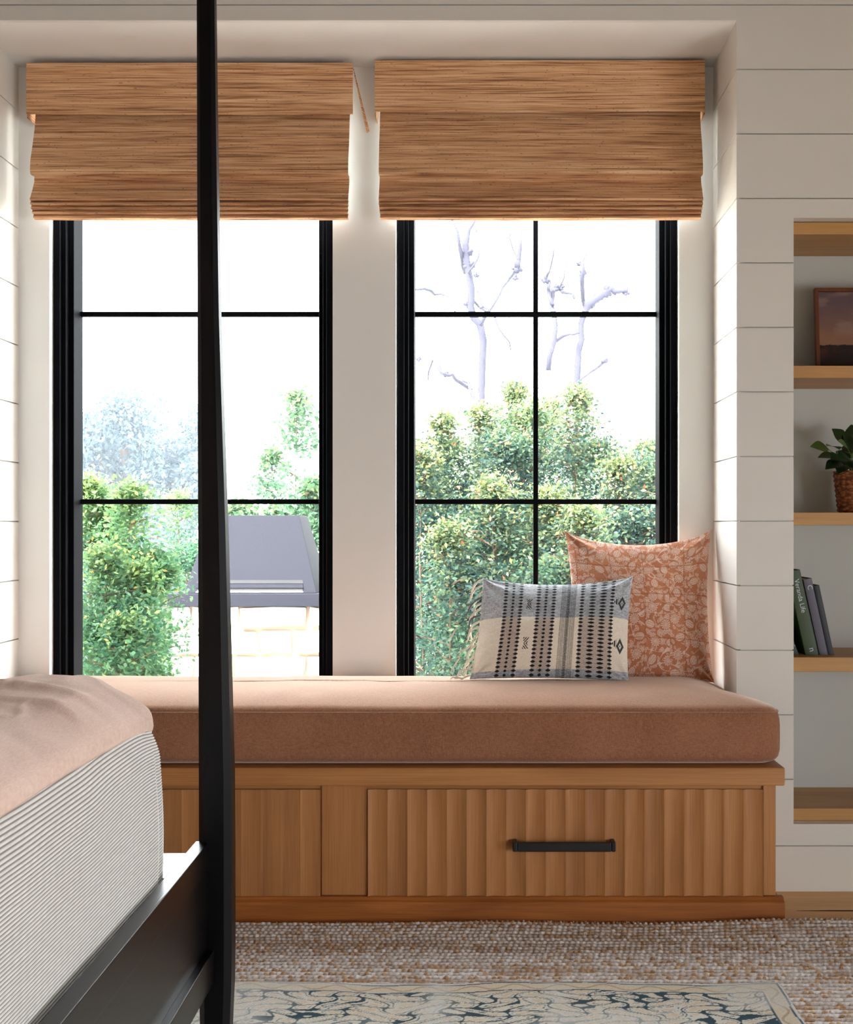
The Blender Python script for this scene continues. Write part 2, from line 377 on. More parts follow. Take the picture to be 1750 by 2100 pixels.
# ---------------------------------------------------------------- woven shades
def shade(cx0, cx1, vx0, vx1, label, dz=0, flap=1, seed=0):
    """cx: cloth edges, vx: valance edges, in metres"""
    root = empty('woven_shade', ((vx0+vx1)/2, YN-.01, Z(126, 3.77)))
    tag(root, label, 'shade', 'woven wood roman shades over the windows')
    zt = 2.612+dz; zb = 2.446+dz
    rs = random.Random(seed)
    # head board
    MB().box(vx0+.012, vx1-.012, 3.785, YN-.001, zt-.045, zt-.006).build('head_rail', M_reed, root)
    # valance: slightly bowed sheet with thickness
    def sheet(name, prof, x0, x1, th=.004, nx=60, sag=0, wob=.0015, taper=None):
        V = []; n = len(prof)
        for j, (y, z) in enumerate(prof):
            t = j/(n-1)
            for i in range(nx+1):
                s = i/nx; e0, e1 = (x0, x1) if taper is None else taper(y, z)
                x = e0+(e1-e0)*s
                w = wob*math.sin(s*7+seed+z*40)+wob*.6*math.sin(s*19+z*90)
                V.append((x, y+w, z+sag*math.sin(math.pi*s)*t+w*.4))
        m = len(V); k = nx+1
        V += [(x, y+th, z) for x, y, z in V]
        Fc = []
        for j in range(n-1):
            for i in range(nx):
                a = j*k+i; Fc.append((a, a+k, a+k+1, a+1)); Fc.append((a+m, a+m+1, a+m+k+1, a+m+k))
        for i in range(nx):
            Fc.append((i, i+1, i+1+m, i+m)); a = (n-1)*k+i; Fc.append((a, a+m, a+m+1, a+1))
        for j in range(n-1):
            a = j*k; Fc.append((a, a+m, a+m+k, a+k)); a = j*k+nx; Fc.append((a, a+k, a+k+m, a+m))
        return mesh_obj(name, V, Fc, M_reed, root, smooth=False)
    sheet('valance', [(3.768-.004*math.sin(j/7*3.1), zt+(zb-zt)*j/7) for j in range(8)], vx0, vx1, sag=-.003)
    # side returns
    xs = vx1-.002; xo = xs+.004
    if flap:
        MB().add([(xs, 3.772, zt-.01), (xs, 3.80, zt-.012), (xs+.046*1, 3.842, zb-.034), (xs+.040, 3.842, zb-.036),
                  (xs+.003, 3.772, zt-.01), (xs+.003, 3.80, zt-.012), (xs+.049, 3.842, zb-.030), (xs+.043, 3.842, zb-.036)],
                 [(0, 1, 2, 3), (7, 6, 5, 4), (0, 3, 7, 4), (1, 5, 6, 2), (0, 4, 5, 1), (3, 2, 6, 7)]).build('side_return', M_reed, root)
    else:
        MB().box(xs, xs+.003, 3.772, YN-.002, zb-.006, zt-.006).build('side_return', M_reed, root)
    MB().box(vx0, vx0+.003, 3.772, YN-.002, zb-.012, zt-.006).build('side_return', M_reed, root)
    # hanging cloth with soft folds: (depth, z)
    zf = [Z(y, 3.79) for y in (222, 262, 300, 335, 355, 364)]
    prof = [(3.802, zf[0]), (3.790, zf[1]), (3.772, zf[2]), (3.757, zf[3]), (3.750, zf[4]), (3.752, zf[5]), (3.766, zf[5]-.001), (3.786, zf[5]+.004)]
    prof += [(3.786, Z(372, 3.78)), (3.770, Z(388, 3.77)), (3.756, Z(403, 3.76)), (3.750, Z(409, 3.76)), (3.753, Z(412, 3.76)), (3.775, Z(411, 3.76))]
    MB().box(cx0+.012, cx1-.012, 3.812, 3.814, Z(440, 3.8), zt-.05).build('added_lining', M_plaster, root)  # unseen pale sheet added to whiten the glow behind the cloth
    o = sheet('cloth', prof, cx0, cx1, wob=.002, sag=.001)
    for k_, (ya, yb_, dd) in enumerate(((411, 420, 3.757), (420.5, 429, 3.760), (429.5, 438, 3.765), (438, 448, 3.772))):
        z0, z1 = Z(ya, dd), Z(yb_, dd)
        sheet('fold', [(dd+.020, z0+.004), (dd+.008, z0), (dd-.002, (z0+z1)/2), (dd-.003, z1+.002), (dd+.014, z1-.0005)], cx0+.001*k_, cx1-.001*k_, wob=.0018, sag=-.002)
    return root
shade(X(66, 3.79)+.008, X(717, 3.79), X(55, 3.77), X(724, 3.77), 'woven wood roman shade over the left window, behind the black bed post', -.004, 1, 1)
shade(X(779, 3.79), X(1438, 3.79), X(769, 3.77), X(1446, 3.77), 'woven wood roman shade over the right window, next to the shiplap pier', .004, 0, 5)

# ---------------------------------------------------------------- window bench
bench = empty('window_bench', (-.386, 3.5, 0))
tag(bench, 'long honey oak window bench with fluted drawer fronts built under the windows', 'bench')
bx0, bx1 = -1.59, .818
MB().box(bx0, bx1, 3.236, YW-.001, .06, .382).box(NX0+.002, NX1-.002, YW-.001, YN-.002, .0, .382).build('carcass', M_oak, bench)
MB().box(-1.61, .837, 3.2, YW-.002, .384, .434).box(NX0+.002, NX1-.002, YW-.002, YN-.002, .384, .434).build('top_cap', M_oak, bench, bevel=.004)
pl = MB().prism([(3.2, 0), (3.2, .058), (3.203, .062), (3.212, .066), (3.218, .0725), (3.235, .0725), (3.235, 0)], -1.61, .837, 'x')
pl.prism([(.8185, 0), (.837, 0), (.837, .058), (.833, .063), (.826, .066), (.822, .0725), (.8185, .0725)], 3.2355, YW-.004, 'y')
pl.build('plinth', M_oakp, bench, bevel=.001)
yf = 3.225
def fx(px): return X(px, yf)
dz0, dz1 = Z(1843, yf), Z(1619, yf)
zc0, zc1 = .0735, .3835
# stiles of the face frame
MB().box(fx(660), fx(752.5), yf+.005, 3.2355, zc0, zc1).build('stile', M_oakv, bench)
MB().box(fx(1567), bx1, yf+.003, 3.2355, zc0, zc1).build('stile', M_oakv, bench)
lx1 = fx(657); lx0 = lx1-(fx(1565)-fx(755))
MB().box(bx0, lx0-.0015, yf, 3.2355, zc0, zc1).build('stile', M_oakv, bench)
def drawer(x0, x1, hx0, hx1, label, amp=.0068):
    d = MB().box(x0, x1, yf+.0102, 3.2355, dz0, dz1).build('drawer', M_oakv, bench); d['label'] = label
    n = 20; w = (x1-x0)/n; base = None
    for i in range(n):
        if base is None:
            k = 10; prof = [(0, .0105)]+[(w*j/k, -.004+amp*math.sin(math.pi*(j/k)**.85)**.75) for j in range(k+1)]+[(w, .0105)]
            V = [(x, y, z) for z in (dz0, dz1) for x, y in prof]; q = len(prof)
            Fc = [(j, j+1, j+1+q, j+q) for j in range(q-1)]+[tuple(range(q-1, -1, -1)), tuple(range(q, 2*q)), (q-1, 0, q, 2*q-1)]
            base = mesh_obj('slat', V, Fc, M_oakv, None); o = base
        else:
            o = base.copy(); COL.objects.link(o)
        o.location = (x0+i*w, yf, 0); adopt(o, d)
    h = MB(); zh = Z(1735.5, yf-.03)
    h.box(hx0+.012, hx1-.012, yf-.036, yf-.026, zh-.0145, zh+.0115)
    h.box(hx0, hx0+.0125, yf-.036, yf+.004, zh-.0145, zh+.0125).box(hx1-.0125, hx1, yf-.036, yf+.004, zh-.0145, zh+.0125)
    ho = h.build('handle', M_iron, d, bevel=.003); ho['label'] = 'black iron bar handle'
drawer(fx(755), fx(1565), X(1052, yf-.03), X(1263, yf-.03), 'fluted oak drawer front on the right')
drawer(lx0, lx1, lx0+.383, lx0+.665, 'fluted oak drawer front on the left', .0022)

# seat cushion
def ring_loft(outline, rings, skel, name, mat, parent=None, smooth=True, disp=None, col=None):
    """outline(t)->(x,y); rings: (scale or inset, z); the inner rings shrink towards the skeleton segment"""
    n = len(outline); V = []
    o = np.array(outline); sk = np.stack([np.clip(o[:, 0], skel[0], skel[1]), np.clip(o[:, 1], skel[2], skel[3])], 1)
    for (s, z) in rings: V.append(np.concatenate([sk+(o-sk)*s, np.full((n, 1), z)], 1))
    V = np.stack(V)
    if disp is not None: V = disp(V)
    nr = len(rings); Fc = grid_faces(n, nr, True).tolist()
    Vf = V.reshape(-1, 3)
    if rings[-1][0] < .01 or True: Fc.append(tuple(range((nr-1)*n, nr*n)))
    Fc.append(tuple(range(n-1, -1, -1)))
    return mesh_obj(name, Vf, Fc, mat, parent, smooth, col=None if col is None else col(V).reshape(-1, 3))
def round_path(pts, rad, step=.02, arc=8):
    """closed polygon with rounded corners -> list of points"""
    out = []; n = len(pts)
    for i in range(n):
        p0, p1, p2 = Vector(pts[i-1]), Vector(pts[i]), Vector(pts[(i+1) % n])
        r_ = rad[i] if hasattr(rad, '__len__') else rad
        a = p1+(p0-p1).normalized()*r_; b_ = p1+(p2-p1).normalized()*r_
        for k in range(arc+1):
            t = k/arc; out.append(a*(1-t)**2+p1*2*t*(1-t)+b_*t*t)
        q0 = Vector(pts[(i+1) % n]); rn = rad[(i+1) % n] if hasattr(rad, '__len__') else rad
        c = q0+(p1-q0).normalized()*rn; L_ = (c-b_).length; m = max(1, int(L_/step))
        for k in range(1, m): out.append(b_+(c-b_)*(k/m))
    return [(p.x, p.y) for p in out]
cpoly = [(-1.60, 3.224), (.840, 3.224), (.836, 3.34), (NX1-.003, 3.482), (NX1-.003, YN-.006), (NX0+.003, YN-.006), (NX0+.003, 3.482), (-1.60, 3.34)]
cout = round_path(cpoly, [.05, .05, .05, .02, .03, .03, .02, .05], .03)
def prof_cushion():
    R = [(.86, .4355), (.92, .4375), (.965, .445), (.99, .456), (1.0, .475), (1.001, .51), (1.0, .545), (.996, .562), (.988, .575), (.975, .584)]
    for s in np.linspace(.955, .02, 16): R.append((s, .586+.044*(1-s**2.6)**.9))
    return R
def disp_c(V):
    x, y, z = V[..., 0], V[..., 1], V[..., 2]
    V = V.copy(); up = np.clip((z-.56)/.05, 0, 1)
    V[..., 2] += up*(.005*(vnoise(x*4, y*5, 3)-.5)+.002*(vnoise(x*14, y*14, 4)-.5))
    V[..., 1] += np.where(y < 3.3, .004*(vnoise(x*5, z*20, 5)-.5), 0)
    return V
cush = ring_loft(cout, prof_cushion(), (-1.3, .50, 3.53, 3.54), 'seat_cushion', M_cush, disp=disp_c)
tag(cush, 'long rust linen bench cushion lying on the oak window bench', 'cushion')
pp = [(x, y, .5815) for x, y in [(3.535*0+p[0]+(min(max(p[0], -1.3), .5)-p[0])*.013, p[1]+(3.535-p[1])*.013) for p in cout]]
MB().tube(pp+[pp[0]], .0022, 5, False).build('piping', M_cush, cush, True)

# ---------------------------------------------------------------- pillows
def pillow(name, TL, TR, BL, BR, T, nu, nv, conc, colf, mat, parent=None, wr=.004, seed=0, corner=.0):
    u = np.linspace(-1, 1, nu); v = np.linspace(-1, 1, nv); U, Vv = np.meshgrid(u, v)
    cx, cy = conc
    # edges bow inward between the corners
    Uc = U*(1-cx*(1-Vv**2)**.8); Vc = Vv*(1-cy*(1-U**2)**.75)
    Vc = np.where(Vv < 0, Vv*(1-cy*.25*(1-U**2)), Vc)
    a, b_ = (Uc+1)/2, (Vc+1)/2
    TL, TR, BL, BR = map(np.array, (TL, TR, BL, BR))
    Pn = (BL*((1-a)*(1-b_))[..., None]+BR*(a*(1-b_))[..., None]+TL*((1-a)*b_)[..., None]+TR*(a*b_)[..., None])
    n = np.cross(BR-BL, TL-BL); n = n/np.linalg.norm(n); n = n if n[1] < 0 else -n
    th = T*(np.clip(1-U**2, 0, 1)**.55)*(np.clip(1-Vv**2, 0, 1)**.55)
    w = wr*(fbm(U*3+9, Vv*3+4, seed, 4)-.5)*2*np.clip(th/T*3, 0, 1)
    rad = wr*1.2*np.sin(np.arctan2(1-np.abs(Vv), 1-np.abs(U))*9+seed)*np.clip(1-((1-np.abs(U))**2+(1-np.abs(Vv))**2)**.5*1.6, 0, 1)*np.clip(th/T*4, 0, 1)
    front = Pn+n*(th+w+rad)[..., None]; back = Pn-n*(th*.8)[..., None]
    V = np.concatenate([front.reshape(-1, 3), back.reshape(-1, 3)]); Fg = grid_faces(nu, nv)
    Fc = np.concatenate([Fg, Fg[:, ::-1]+nu*nv])
    # the two rims share their place: drop doubles by remapping
    m = np.zeros((nv, nu), bool); m[0] = m[-1] = True; m[:, 0] = m[:, -1] = True
    remap = np.arange(2*nu*nv); idx = np.arange(nu*nv).reshape(nv, nu)
    remap[(idx+nu*nv)[m]] = idx[m]; Fc = remap[Fc]
    used = np.unique(Fc); inv = np.zeros(2*nu*nv, int); inv[used] = np.arange(len(used))
    c = colf((U+1)/2, (Vv+1)/2); C = np.concatenate([c.reshape(-1, 3), c.reshape(-1, 3)])
    o = mesh_obj(name, V[used], inv[Fc], mat, parent, True, col=C[used])
    return o, Pn, n
def print_col(a, b_):
    a = (a*1.32+.1) % 1; b_ = (b_*1.32+.37) % 1
    rust, cream = lin((204, 136, 100)), lin((242, 226, 214)); dark = lin((178, 106, 72))
    r_ = np.random.default_rng(5)
    m = np.zeros(a.shape); g = np.zeros(a.shape)
    # a block repeat: tile of motifs four across, three up, drawn with small changes
    motifs = []
    for i in range(7):
        for j in range(7):
            cx, cy = (i+.5)/6.6+.03*math.sin(j*2.1), (j+.5)/6.6+.03*math.cos(i*1.7)
            motifs.append((cx, cy, .046, 'daisy' if (i+j) % 2 else 'bud', r_.uniform(0, 6.28)))
    for k in range(520): motifs.append((r_.uniform(0, 1), r_.uniform(0, 1), r_.uniform(.013, .024), 'leaf', r_.uniform(0, 6.28)))
    for k in range(90): motifs.append((r_.uniform(0, 1), r_.uniform(0, 1), r_.uniform(.02, .034), 'daisy', r_.uniform(0, 6.28)))
    occ = np.zeros(a.shape, bool)
    for (cx, cy, R, kind, th) in motifs:
        dx, dy = a-cx, b_-cy; sel = (abs(dx) < R*1.3) & (abs(dy) < R*1.3)
        x, y = dx[sel], dy[sel]
        xr = x*math.cos(th)+y*math.sin(th); yr = -x*math.sin(th)+y*math.cos(th); rr = np.hypot(xr, yr)/R; an = np.arctan2(yr, xr)
        if kind == 'daisy':
            n = 13; pet = .62+.38*np.abs(np.cos(an*n/2)); ins = rr < pet
            val = np.where(ins, 1-.75*(np.abs(np.sin(an*n/2))*(rr > .3) > .82), 0); val = np.where(rr < .28, .35+.6*(np.sin(rr*60) > 0), val*np.where(rr > pet-.16, 1, .62))
        elif kind == 'bud':
            e = np.hypot(xr/R/.95, yr/R/.68); ins = e < 1; val = np.where(ins, np.where(e > .86, 1, .8-.6*(np.sin(yr/R*16) > .55)), 0); val = np.where((e > .78) & (e < .86), .15, val)
        else:
            e = np.hypot(xr/R, yr/R/.5); ins = e < 1; val = np.where(ins, np.where(e > .70, .95, .30), 0); val = np.where((np.abs(yr) < R*.07) & ins, .1, val)
        o_ = occ[sel]; ok = ins & ~o_; t = m[sel]; t[ok] = val[ok]; m[sel] = t; o_[ins | (rr < 1.08) & (kind != 'leaf')] = True; occ[sel] = o_
    vine = np.abs(np.sin(a*23+3*np.sin(b_*17))*.5+np.sin(b_*25+2.6*np.sin(a*15))*.5) < .055
    m = np.where(vine & ~occ, .8, m); m = m*.84
    blk = (np.abs(((a*3.3) % 1)-.5) < .012) | (np.abs(((b_*3.3+.2) % 1)-.5) < .012)
    base = mixc(rust, dark, np.clip(fbm(a*9, b_*9, 2)*1.4-.4, 0, 1)); base = np.where(blk[..., None], dark, base)
    c = mixc(base, cream, m*np.where(blk, .4, 1)); return c*(.9+.2*vnoise(a*400, b_*400, 4))[..., None]
pz = .606
pr, _, _ = pillow('printed_pillow', P(1157, 1086, 3.80), P(1461, 1084, 3.815), (.272, 3.66, .612), P(1466, 1400, 3.70), .075, 380, 380, (.085, .22), print_col, M_attr, wr=.009, seed=3)
tag(pr, 'large square terracotta pillow with cream block printed flowers, leaning in the window corner', 'pillow')
def lumbar_col(a, b_):
    cream, grey, ink, tan = lin((244, 234, 218)), lin((138, 140, 148)), lin((26, 26, 30)), lin((178, 158, 142))
    hz = np.clip(vnoise(a*60, b_*380, 1)*.6+vnoise(a*260, b_*120, 2)*.5, 0, 1)
    top = b_ > .56+.01*np.sin(a*9); bot = b_ < .055+.02*a
    c = np.broadcast_to(cream, a.shape+(3,)).copy()
    gm = mixc(lin((112, 116, 126)), lin((222, 226, 232)), hz); c = np.where((top | bot)[..., None], gm, c)
    band = np.zeros(a.shape, bool)
    for (x0, x1) in ((.155, .275), (.375, .495), (.665, .885)): band |= (a > x0) & (a < x1)
    sb = vnoise(a*330, b_*260, 7); c = np.where((band & ~(top | bot))[..., None], mixc(lin((164, 148, 140)), lin((216, 202, 190)), sb), c)
    c = np.where((band & (top | bot))[..., None], c*.8, c)
    def dots(xc, w, sq=1.0, ph=0.):
        n = 27; fy = (b_*n+ph) % 1-.5; fxx = (a-xc)/w
        return (np.abs(fxx)**1.3+np.abs(fy*2.9*sq)**1.3) < .9
    ink_m = np.zeros(a.shape, bool); gry = np.zeros(a.shape, bool)
    for xc, w in ((.165, .017), (.215, .012), (.268, .017), (.385, .018), (.435, .013), (.487, .018), (.675, .018), (.745, .026), (.815, .026), (.877, .018)): ink_m |= dots(xc, w, .95)
    midb = (a > .535) & (a < .635)
    st = (np.abs(((a-.535)*90) % 1-.5) < .22) & (vnoise(a*200, b_*300, 5) > .3)
    c = np.where(midb[..., None], np.where(st[..., None], c*.38, c*.72), c)
    ink_m |= (np.abs(a-.585) < .009) & ((b_*75 % 1) < .5)
    # small woven motifs
    for yy in (.30, .72):
        dx, dy = (a-.325)/.02, (b_-yy)/.055
        ink_m |= (np.abs(dx) < 1) & (np.abs(dy) < 1) & (np.sin((dx-np.abs(dy)*1.6)*8) > 0) & (np.abs(dx) < .55+.45*np.abs(dy))
        dx, dy = (a-.945)/.026, (b_-yy)/.075; q = np.abs(dx)+np.abs(dy); gry |= (q < 1) & ((q > .42) | (q < .16))
        dx, dy = (a-.905)/.018, (b_-yy-.02)/.05; ink_m |= (dx > -1) & (dx < .8) & (np.abs(dy) < (dx+1)*.5) & (np.sin(dx*9) > -.4)
    c = np.where(gry[..., None], lin((62, 64, 70)), c)
    c = np.where(ink_m[..., None], ink, c)
    return c*(.86+.28*vnoise(a*300, b_*420, 9))[..., None]
lb, LP, ln = pillow('lumbar_pillow', P(990, 1184, 3.67), P(1299, 1181, 3.655), P(963, 1393, 3.56), P(1290, 1397, 3.545), .068, 420, 300, (.04, .17), lumbar_col, M_attr, wr=.006, seed=8)
tag(lb, 'oblong cream and grey handwoven pillow with black dotted stripes and a fringed left edge', 'pillow')
M_yarn = plain('cream_yarn', (232, 224, 208), .95, .1, bump=.4, bscale=800, var=.1)
M_yarng = plain('grey_yarn', (120, 120, 126), .95, .1, bump=.4, bscale=800, var=.2)
rt = random.Random(4); nT = 17
for i in range(nT):
    j = int((i+.4)/nT*299); p = Vector(LP[299-j, 0]); L_ = rt.uniform(.042, .068) if i < nT-2 else .055
    pts = []; ang = math.radians(rt.uniform(200, 232)); sw = rt.uniform(-.25, .25)
    if i >= nT-2: ang = math.radians(183)
    for k in range(7):
        t = k/6; a = ang+sw*math.sin(t*4)+t*.35
        pts.append(p+Vector((math.cos(a)*L_*t, -.004*math.sin(t*5+i)-.004, math.sin(a)*L_*t)))
        if pts[-1].z < .632: pts[-1].z = .632+.001*k
    ms = MB()
    for s in (0, 1):   # two-ply twisted cord
        ms.tube([q+Vector((math.cos(n_*1.5+s*math.pi), 0, math.sin(n_*1.5+s*math.pi)))*.0012 for n_, q in enumerate(pts)], [.0026]*5+[.0034, .0022], 5)
    for s in range(5):
        a = ang+.3+rt.uniform(-.6, .6); e = pts[-1]+Vector((math.cos(a), rt.uniform(-.3, .3), math.sin(a)))*rt.uniform(.007, .014)
        e.z = max(e.z, .631); ms.tube([pts[-1], e], [.0012, .0005], 4)
    ms.build('tassel', M_yarng if i in (3, 6) else M_yarn, lb, True)

# ---------------------------------------------------------------- bed
bed = empty('four_poster_bed', (-.53, 2.33, 0))
tag(bed, 'ebony stained four poster bed with slender tapering posts and panelled side rail', 'bed')
BL_ = 2.02   # distance between the far and near posts
def post(x0b, x1b, x0t, x1t, y0, parent):
    """tapering post with chamfered corners; b at the floor side, t at the top"""
    secs = [(0.0, .054, -.004), (.19, .064, 0), (.27, .065, 0), (.46, .065, 0), (.60, .0645, 0), (1.1, .054, 0), (1.52, .0425, 0), (1.9, .0375, 0), (2.25, .034, 0)]
    mb = []; V = []
    for (z, w, dx) in secs:
        xl = x0b+(.003 if z < .1 else 0)+(0-.004)*min(z/2.2, 1); w2 = w
        c = w*.2; xr = xl+w; y1 = y0+w
        for (x, y) in ((xl+c, y0), (xr-c, y0), (xr, y0+c), (xr, y1-c), (xr-c, y1), (xl+c, y1), (xl, y1-c), (xl, y0+c)): V.append((x, y, z))
    n = len(secs); Fc = [(i*8+j, i*8+(j+1) % 8, (i+1)*8+(j+1) % 8, (i+1)*8+j) for i in range(n-1) for j in range(8)]
    Fc += [tuple(range(7, -1, -1)), tuple(range((n-1)*8, n*8))]
    return mesh_obj('post', V, Fc, M_ebonyv, parent)
px0 = -.5645; pw = .065
for (x, y) in ((px0, 2.30), (px0, 2.30-BL_), (px0-1.60, 2.30), (px0-1.60, 2.30-BL_)): post(x, 0, 0, 0, y, bed)
for s, xc in ((1, px0+.0), (-1, px0-1.60+pw)):
    def sx(a, b_): return sorted((xc+s*a, xc+s*b_))
    y0, y1 = 2.30-BL_+pw+.0005, 2.2995
    r1 = MB().box(*sx(-.007, .0215), y0, y1+.012, .418, .473).build('side_rail', M_ebony, bed, bevel=.0015)
    MB().box(*sx(-.004, .0165), y0, y1+.010, .2605, .4175).build('panel', M_ebony, r1)
    MB().box(*sx(-.004, .0325), y0, y1, .196, .26).build('lower_rail', M_ebony, r1, bevel=.002)
for yy in (2.30, 2.30-BL_):
    MB().box(px0-1.60+pw, px0+.0, yy-(.125 if yy > 2 else 0), yy+.046, .40, .44).box(px0-1.60+pw, px0+.0, yy+.018, yy+.046, .20, .40).build('end_rail', M_ebony, bed, bevel=.002)
MB().box(px0-1.52, px0-.01-.02, 2.30-BL_+.09, 2.15, .27, .50).build('mattress', M_matt, bed, bevel=.03)
bed.rotation_euler = (0, 0, math.radians(.8))

# ribbed blanket draped over the mattress
def bed_outline(x0, x1, y0, y1, r_):
    """dense on the visible right side and the foot"""
    return round_path([(x0, y0), (x1, y0), (x1, y1), (x0, y1)], [.05, .05, r_, .05], .012, 14)
bo = bed_outline(-2.14, -.592, .36, 2.165, .09)
pitch = .0056; zb0, zb1 = .44, .775; nr = int((zb1-zb0)/pitch*6)
rings = [(1.0, zb0+(zb1-zb0)*i/nr) for i in range(nr+1)]
def disp_b(V):
    V = V.copy(); z = V[..., 2].copy(); x = V[..., 0].copy(); y = V[..., 1].copy()
    cx, cy = -1.4, 1.4
    nx = np.where(x > -.70, 1., np.where(x < -2.0, -1., 0)); ny = np.where(y > 2.06, 1., np.where(y < .42, -1., 0))
    ln_ = np.maximum(np.hypot(nx, ny), 1e-6); nx /= ln_; ny /= ln_
    h = (z-zb0)/(zb1-zb0)
    off = .016*(1-h)-.045*np.clip(h-.72, 0, 1)**1.5*5+.010*np.sin(h*3.1)
    off = off+.010*(fbm(y*3.0+x*2, h*2.0, 12, 3)-.5)*(.4+h)
    sag = .010*np.sin(y*3.3)+.006*vnoise(y*7, h*3, 6)-.03*np.clip((y-1.95)/.22, 0, 1)**2*h
    rib = .0011*np.sin(2*math.pi*(z-zb0)/pitch)
    V[..., 0] += nx*(off+rib); V[..., 1] += ny*(off*.6+rib); V[..., 2] += sag*np.clip(h*1.6, 0, 1)
    return V
def col_b(V):
    k = np.arange(V.shape[0])[:, None]*(zb1-zb0)/nr; y = V[..., 1]; x = V[..., 0]
    ph = .5+.5*np.sin(2*math.pi*k/pitch); bead = .5+.5*np.sin(2*math.pi*(y+x)/.0048)
    c = mixc(lin((134, 122, 118)), lin((244, 242, 238)), np.clip(ph*1.9-.1, 0, 1))
    return c*(.93+.07*bead)[..., None]*(.92+.16*vnoise(y*300, k*800, 3))[..., None]
bl = ring_loft(bo, rings, (-1.9, -.9, .7, 1.8), 'blanket', M_attr, disp=disp_b, col=col_b)
tag(bl, 'ribbed grey and white blanket hanging down the side of the bed', 'blanket')

# duvet
do = bed_outline(-2.16, -.600, .30, 2.185, .10)
Rg = [(.95, .744), (.975, .739), (.99, .738), (1.0, .743), (1.004, .750), (1.0, .757), (.992, .763)]
for s in np.linspace(.975, .02, 90): Rg.append((s, .766+.050*(1-(s/.985)**2.6)**.85))
def disp_d(V):
    V = V.copy(); x, y, z = V[..., 0].copy(), V[..., 1].copy(), V[..., 2].copy()
    t = np.clip((z-.75)/.05, 0, 1); e = np.clip((x+1.6)/.9, 0, 1)
    V[..., 2] += t*(.016*(fbm(x*3.2, y*2.2, 21, 3)-.45)+.010*(1-np.abs(2*fbm(x*5+y*2, y*4, 31, 3)-1))*1.0)
    V[..., 2] += t*(.016*np.exp(-((x+.76)/.17)**2)-.012*np.exp(-((x+.95)/.08)**2))*np.clip((y-1.0), 0, 1)
    for (fx_, fy_, sd, am) in ((26, 9, 7, .006), (9, 24, 17, .005), (38, 30, 27, .0035)):
        q = fbm(x*fx_*.25+2*fbm(x*4, y*4, sd+3, 2), y*fy_*.25, sd, 3); V[..., 2] += t*am*(np.clip(1-np.abs(q-.47)*9, 0, 1)**1.5-.3)
    V[..., 0] += np.where(x > -.8, .012*(fbm(y*5, z*10, 5, 3)-.5)*1.4, 0)
    V[..., 2] += (1-t)*.012*(fbm(y*4, x*4, 15, 3)-.5)-(1-t)*.018*np.clip((y-1.95)/.2, 0, 1)
    return V
dv = ring_loft(do, Rg, (-1.95, -.81, .52, 1.97), 'duvet', M_duvet, disp=disp_d)
tag(dv, 'blush pink linen duvet spread over the top of the bed', 'duvet')

# ---------------------------------------------------------------- rugs
def axis_pts(*segs):
    out = [segs[0][0]]
    for (a, b_, st) in segs: out += list(np.linspace(a, b_, max(2, int(round((b_-a)/st))+1))[1:])
    return np.array(out)
def jute(X_, Y_):
    row = .0215; r_ = Y_+.004*np.sin(X_*2.1)+.0025*vnoise(X_*14, Y_*10, 2); k = np.floor(r_/row); fr_ = r_/row-k-.5
    cw = .0145; q = X_/cw+(k % 2)*.5+hsh(k, 0, 3); c = np.floor(q); fc = q-c-.5
    lump = np.clip(1-(np.abs(fr_+.12*np.cos(fc*6.28))*2.5)**3, 0, 1)*(.62+.38*np.clip(1-(np.abs(fc)*2)**2.4, 0, 1))
    amp = .006+.003*hsh(c, k, 5)
    z = lump*amp
    h = hsh(c, k, 9); streak = vnoise(X_*5+k*3.7, k*9.1, 4); h2 = hsh(c, k, 12)
    band = vnoise(k*.23+40, X_*.6, 6)
    wool = mixc(lin((206, 196, 190)), lin((236, 232, 230)), h)
    wool = mixc(wool, lin((172, 142, 120)), np.clip((streak-.60)*3, 0, .45))
    wool = np.where(((h2 > .985) | ((streak > .80) & (h2 > .75)))[..., None], lin((182, 150, 120)), wool)
    
    dash = (fr_ < -.10) & (hsh(c, k, 21) > .45+.6*vnoise(X_*3, k*.7, 22)) & (np.abs(fc) < .40)
    wool = np.where(dash[..., None], mixc(lin((172, 132, 96)), lin((214, 180, 142)), hsh(c, k, 23)), wool)
    gap = mixc(lin((158, 116, 76)), lin((206, 192, 178)), np.clip((hsh(c, k, 17)-.3)*2, 0, 1))
    col = mixc(gap, wool, np.clip(lump*2.6-.25, 0, 1))
    return z, col*(.88+.24*vnoise(X_*700, Y_*700, 8))[..., None]
gx = axis_pts((-1.9, -.95, .03), (-.95, 1.22, .0032), (1.22, 2.3, .03)); gy = axis_pts((.5, 2.30, .04), (2.30, 3.19, .0030))
GX, GY = np.meshgrid(gx, gy); z, c = jute(GX, GY)
edge = 3.176+.006*np.sin(GX*5+1)+.008*(vnoise(GX*3.1, 0*GX, 3)-.5)
up = np.clip((GY-3.02)/.16, 0, 1)
base = .006+up*(.004+.012*vnoise(GX*2.3+3, 0*GX, 8)+.006*np.clip(GX-.3, 0, 1))
yy = np.where(GY > 3.0, 3.0+(GY-3.0)*(edge-3.0)/.19, GY)
ZZ = base+z; end = GY > 3.187; ZZ = np.where(end, .001, ZZ)
V = np.stack([GX, yy, ZZ], -1).reshape(-1, 3)
rug = empty('jute_rug', (.2, 1.85, 0)); tag(rug, 'chunky woven jute and wool rug laid on the floor up to the oak bench', 'rug')
mesh_obj('weave', V, grid_faces(len(gx), len(gy)), M_rug, rug, True, col=c.reshape(-1, 3))
MB().box(-1.9, 2.3, .5, 3.17, .0006, .003).build('backing', plain('jute_backing', (150, 118, 84), .95, .1), rug)
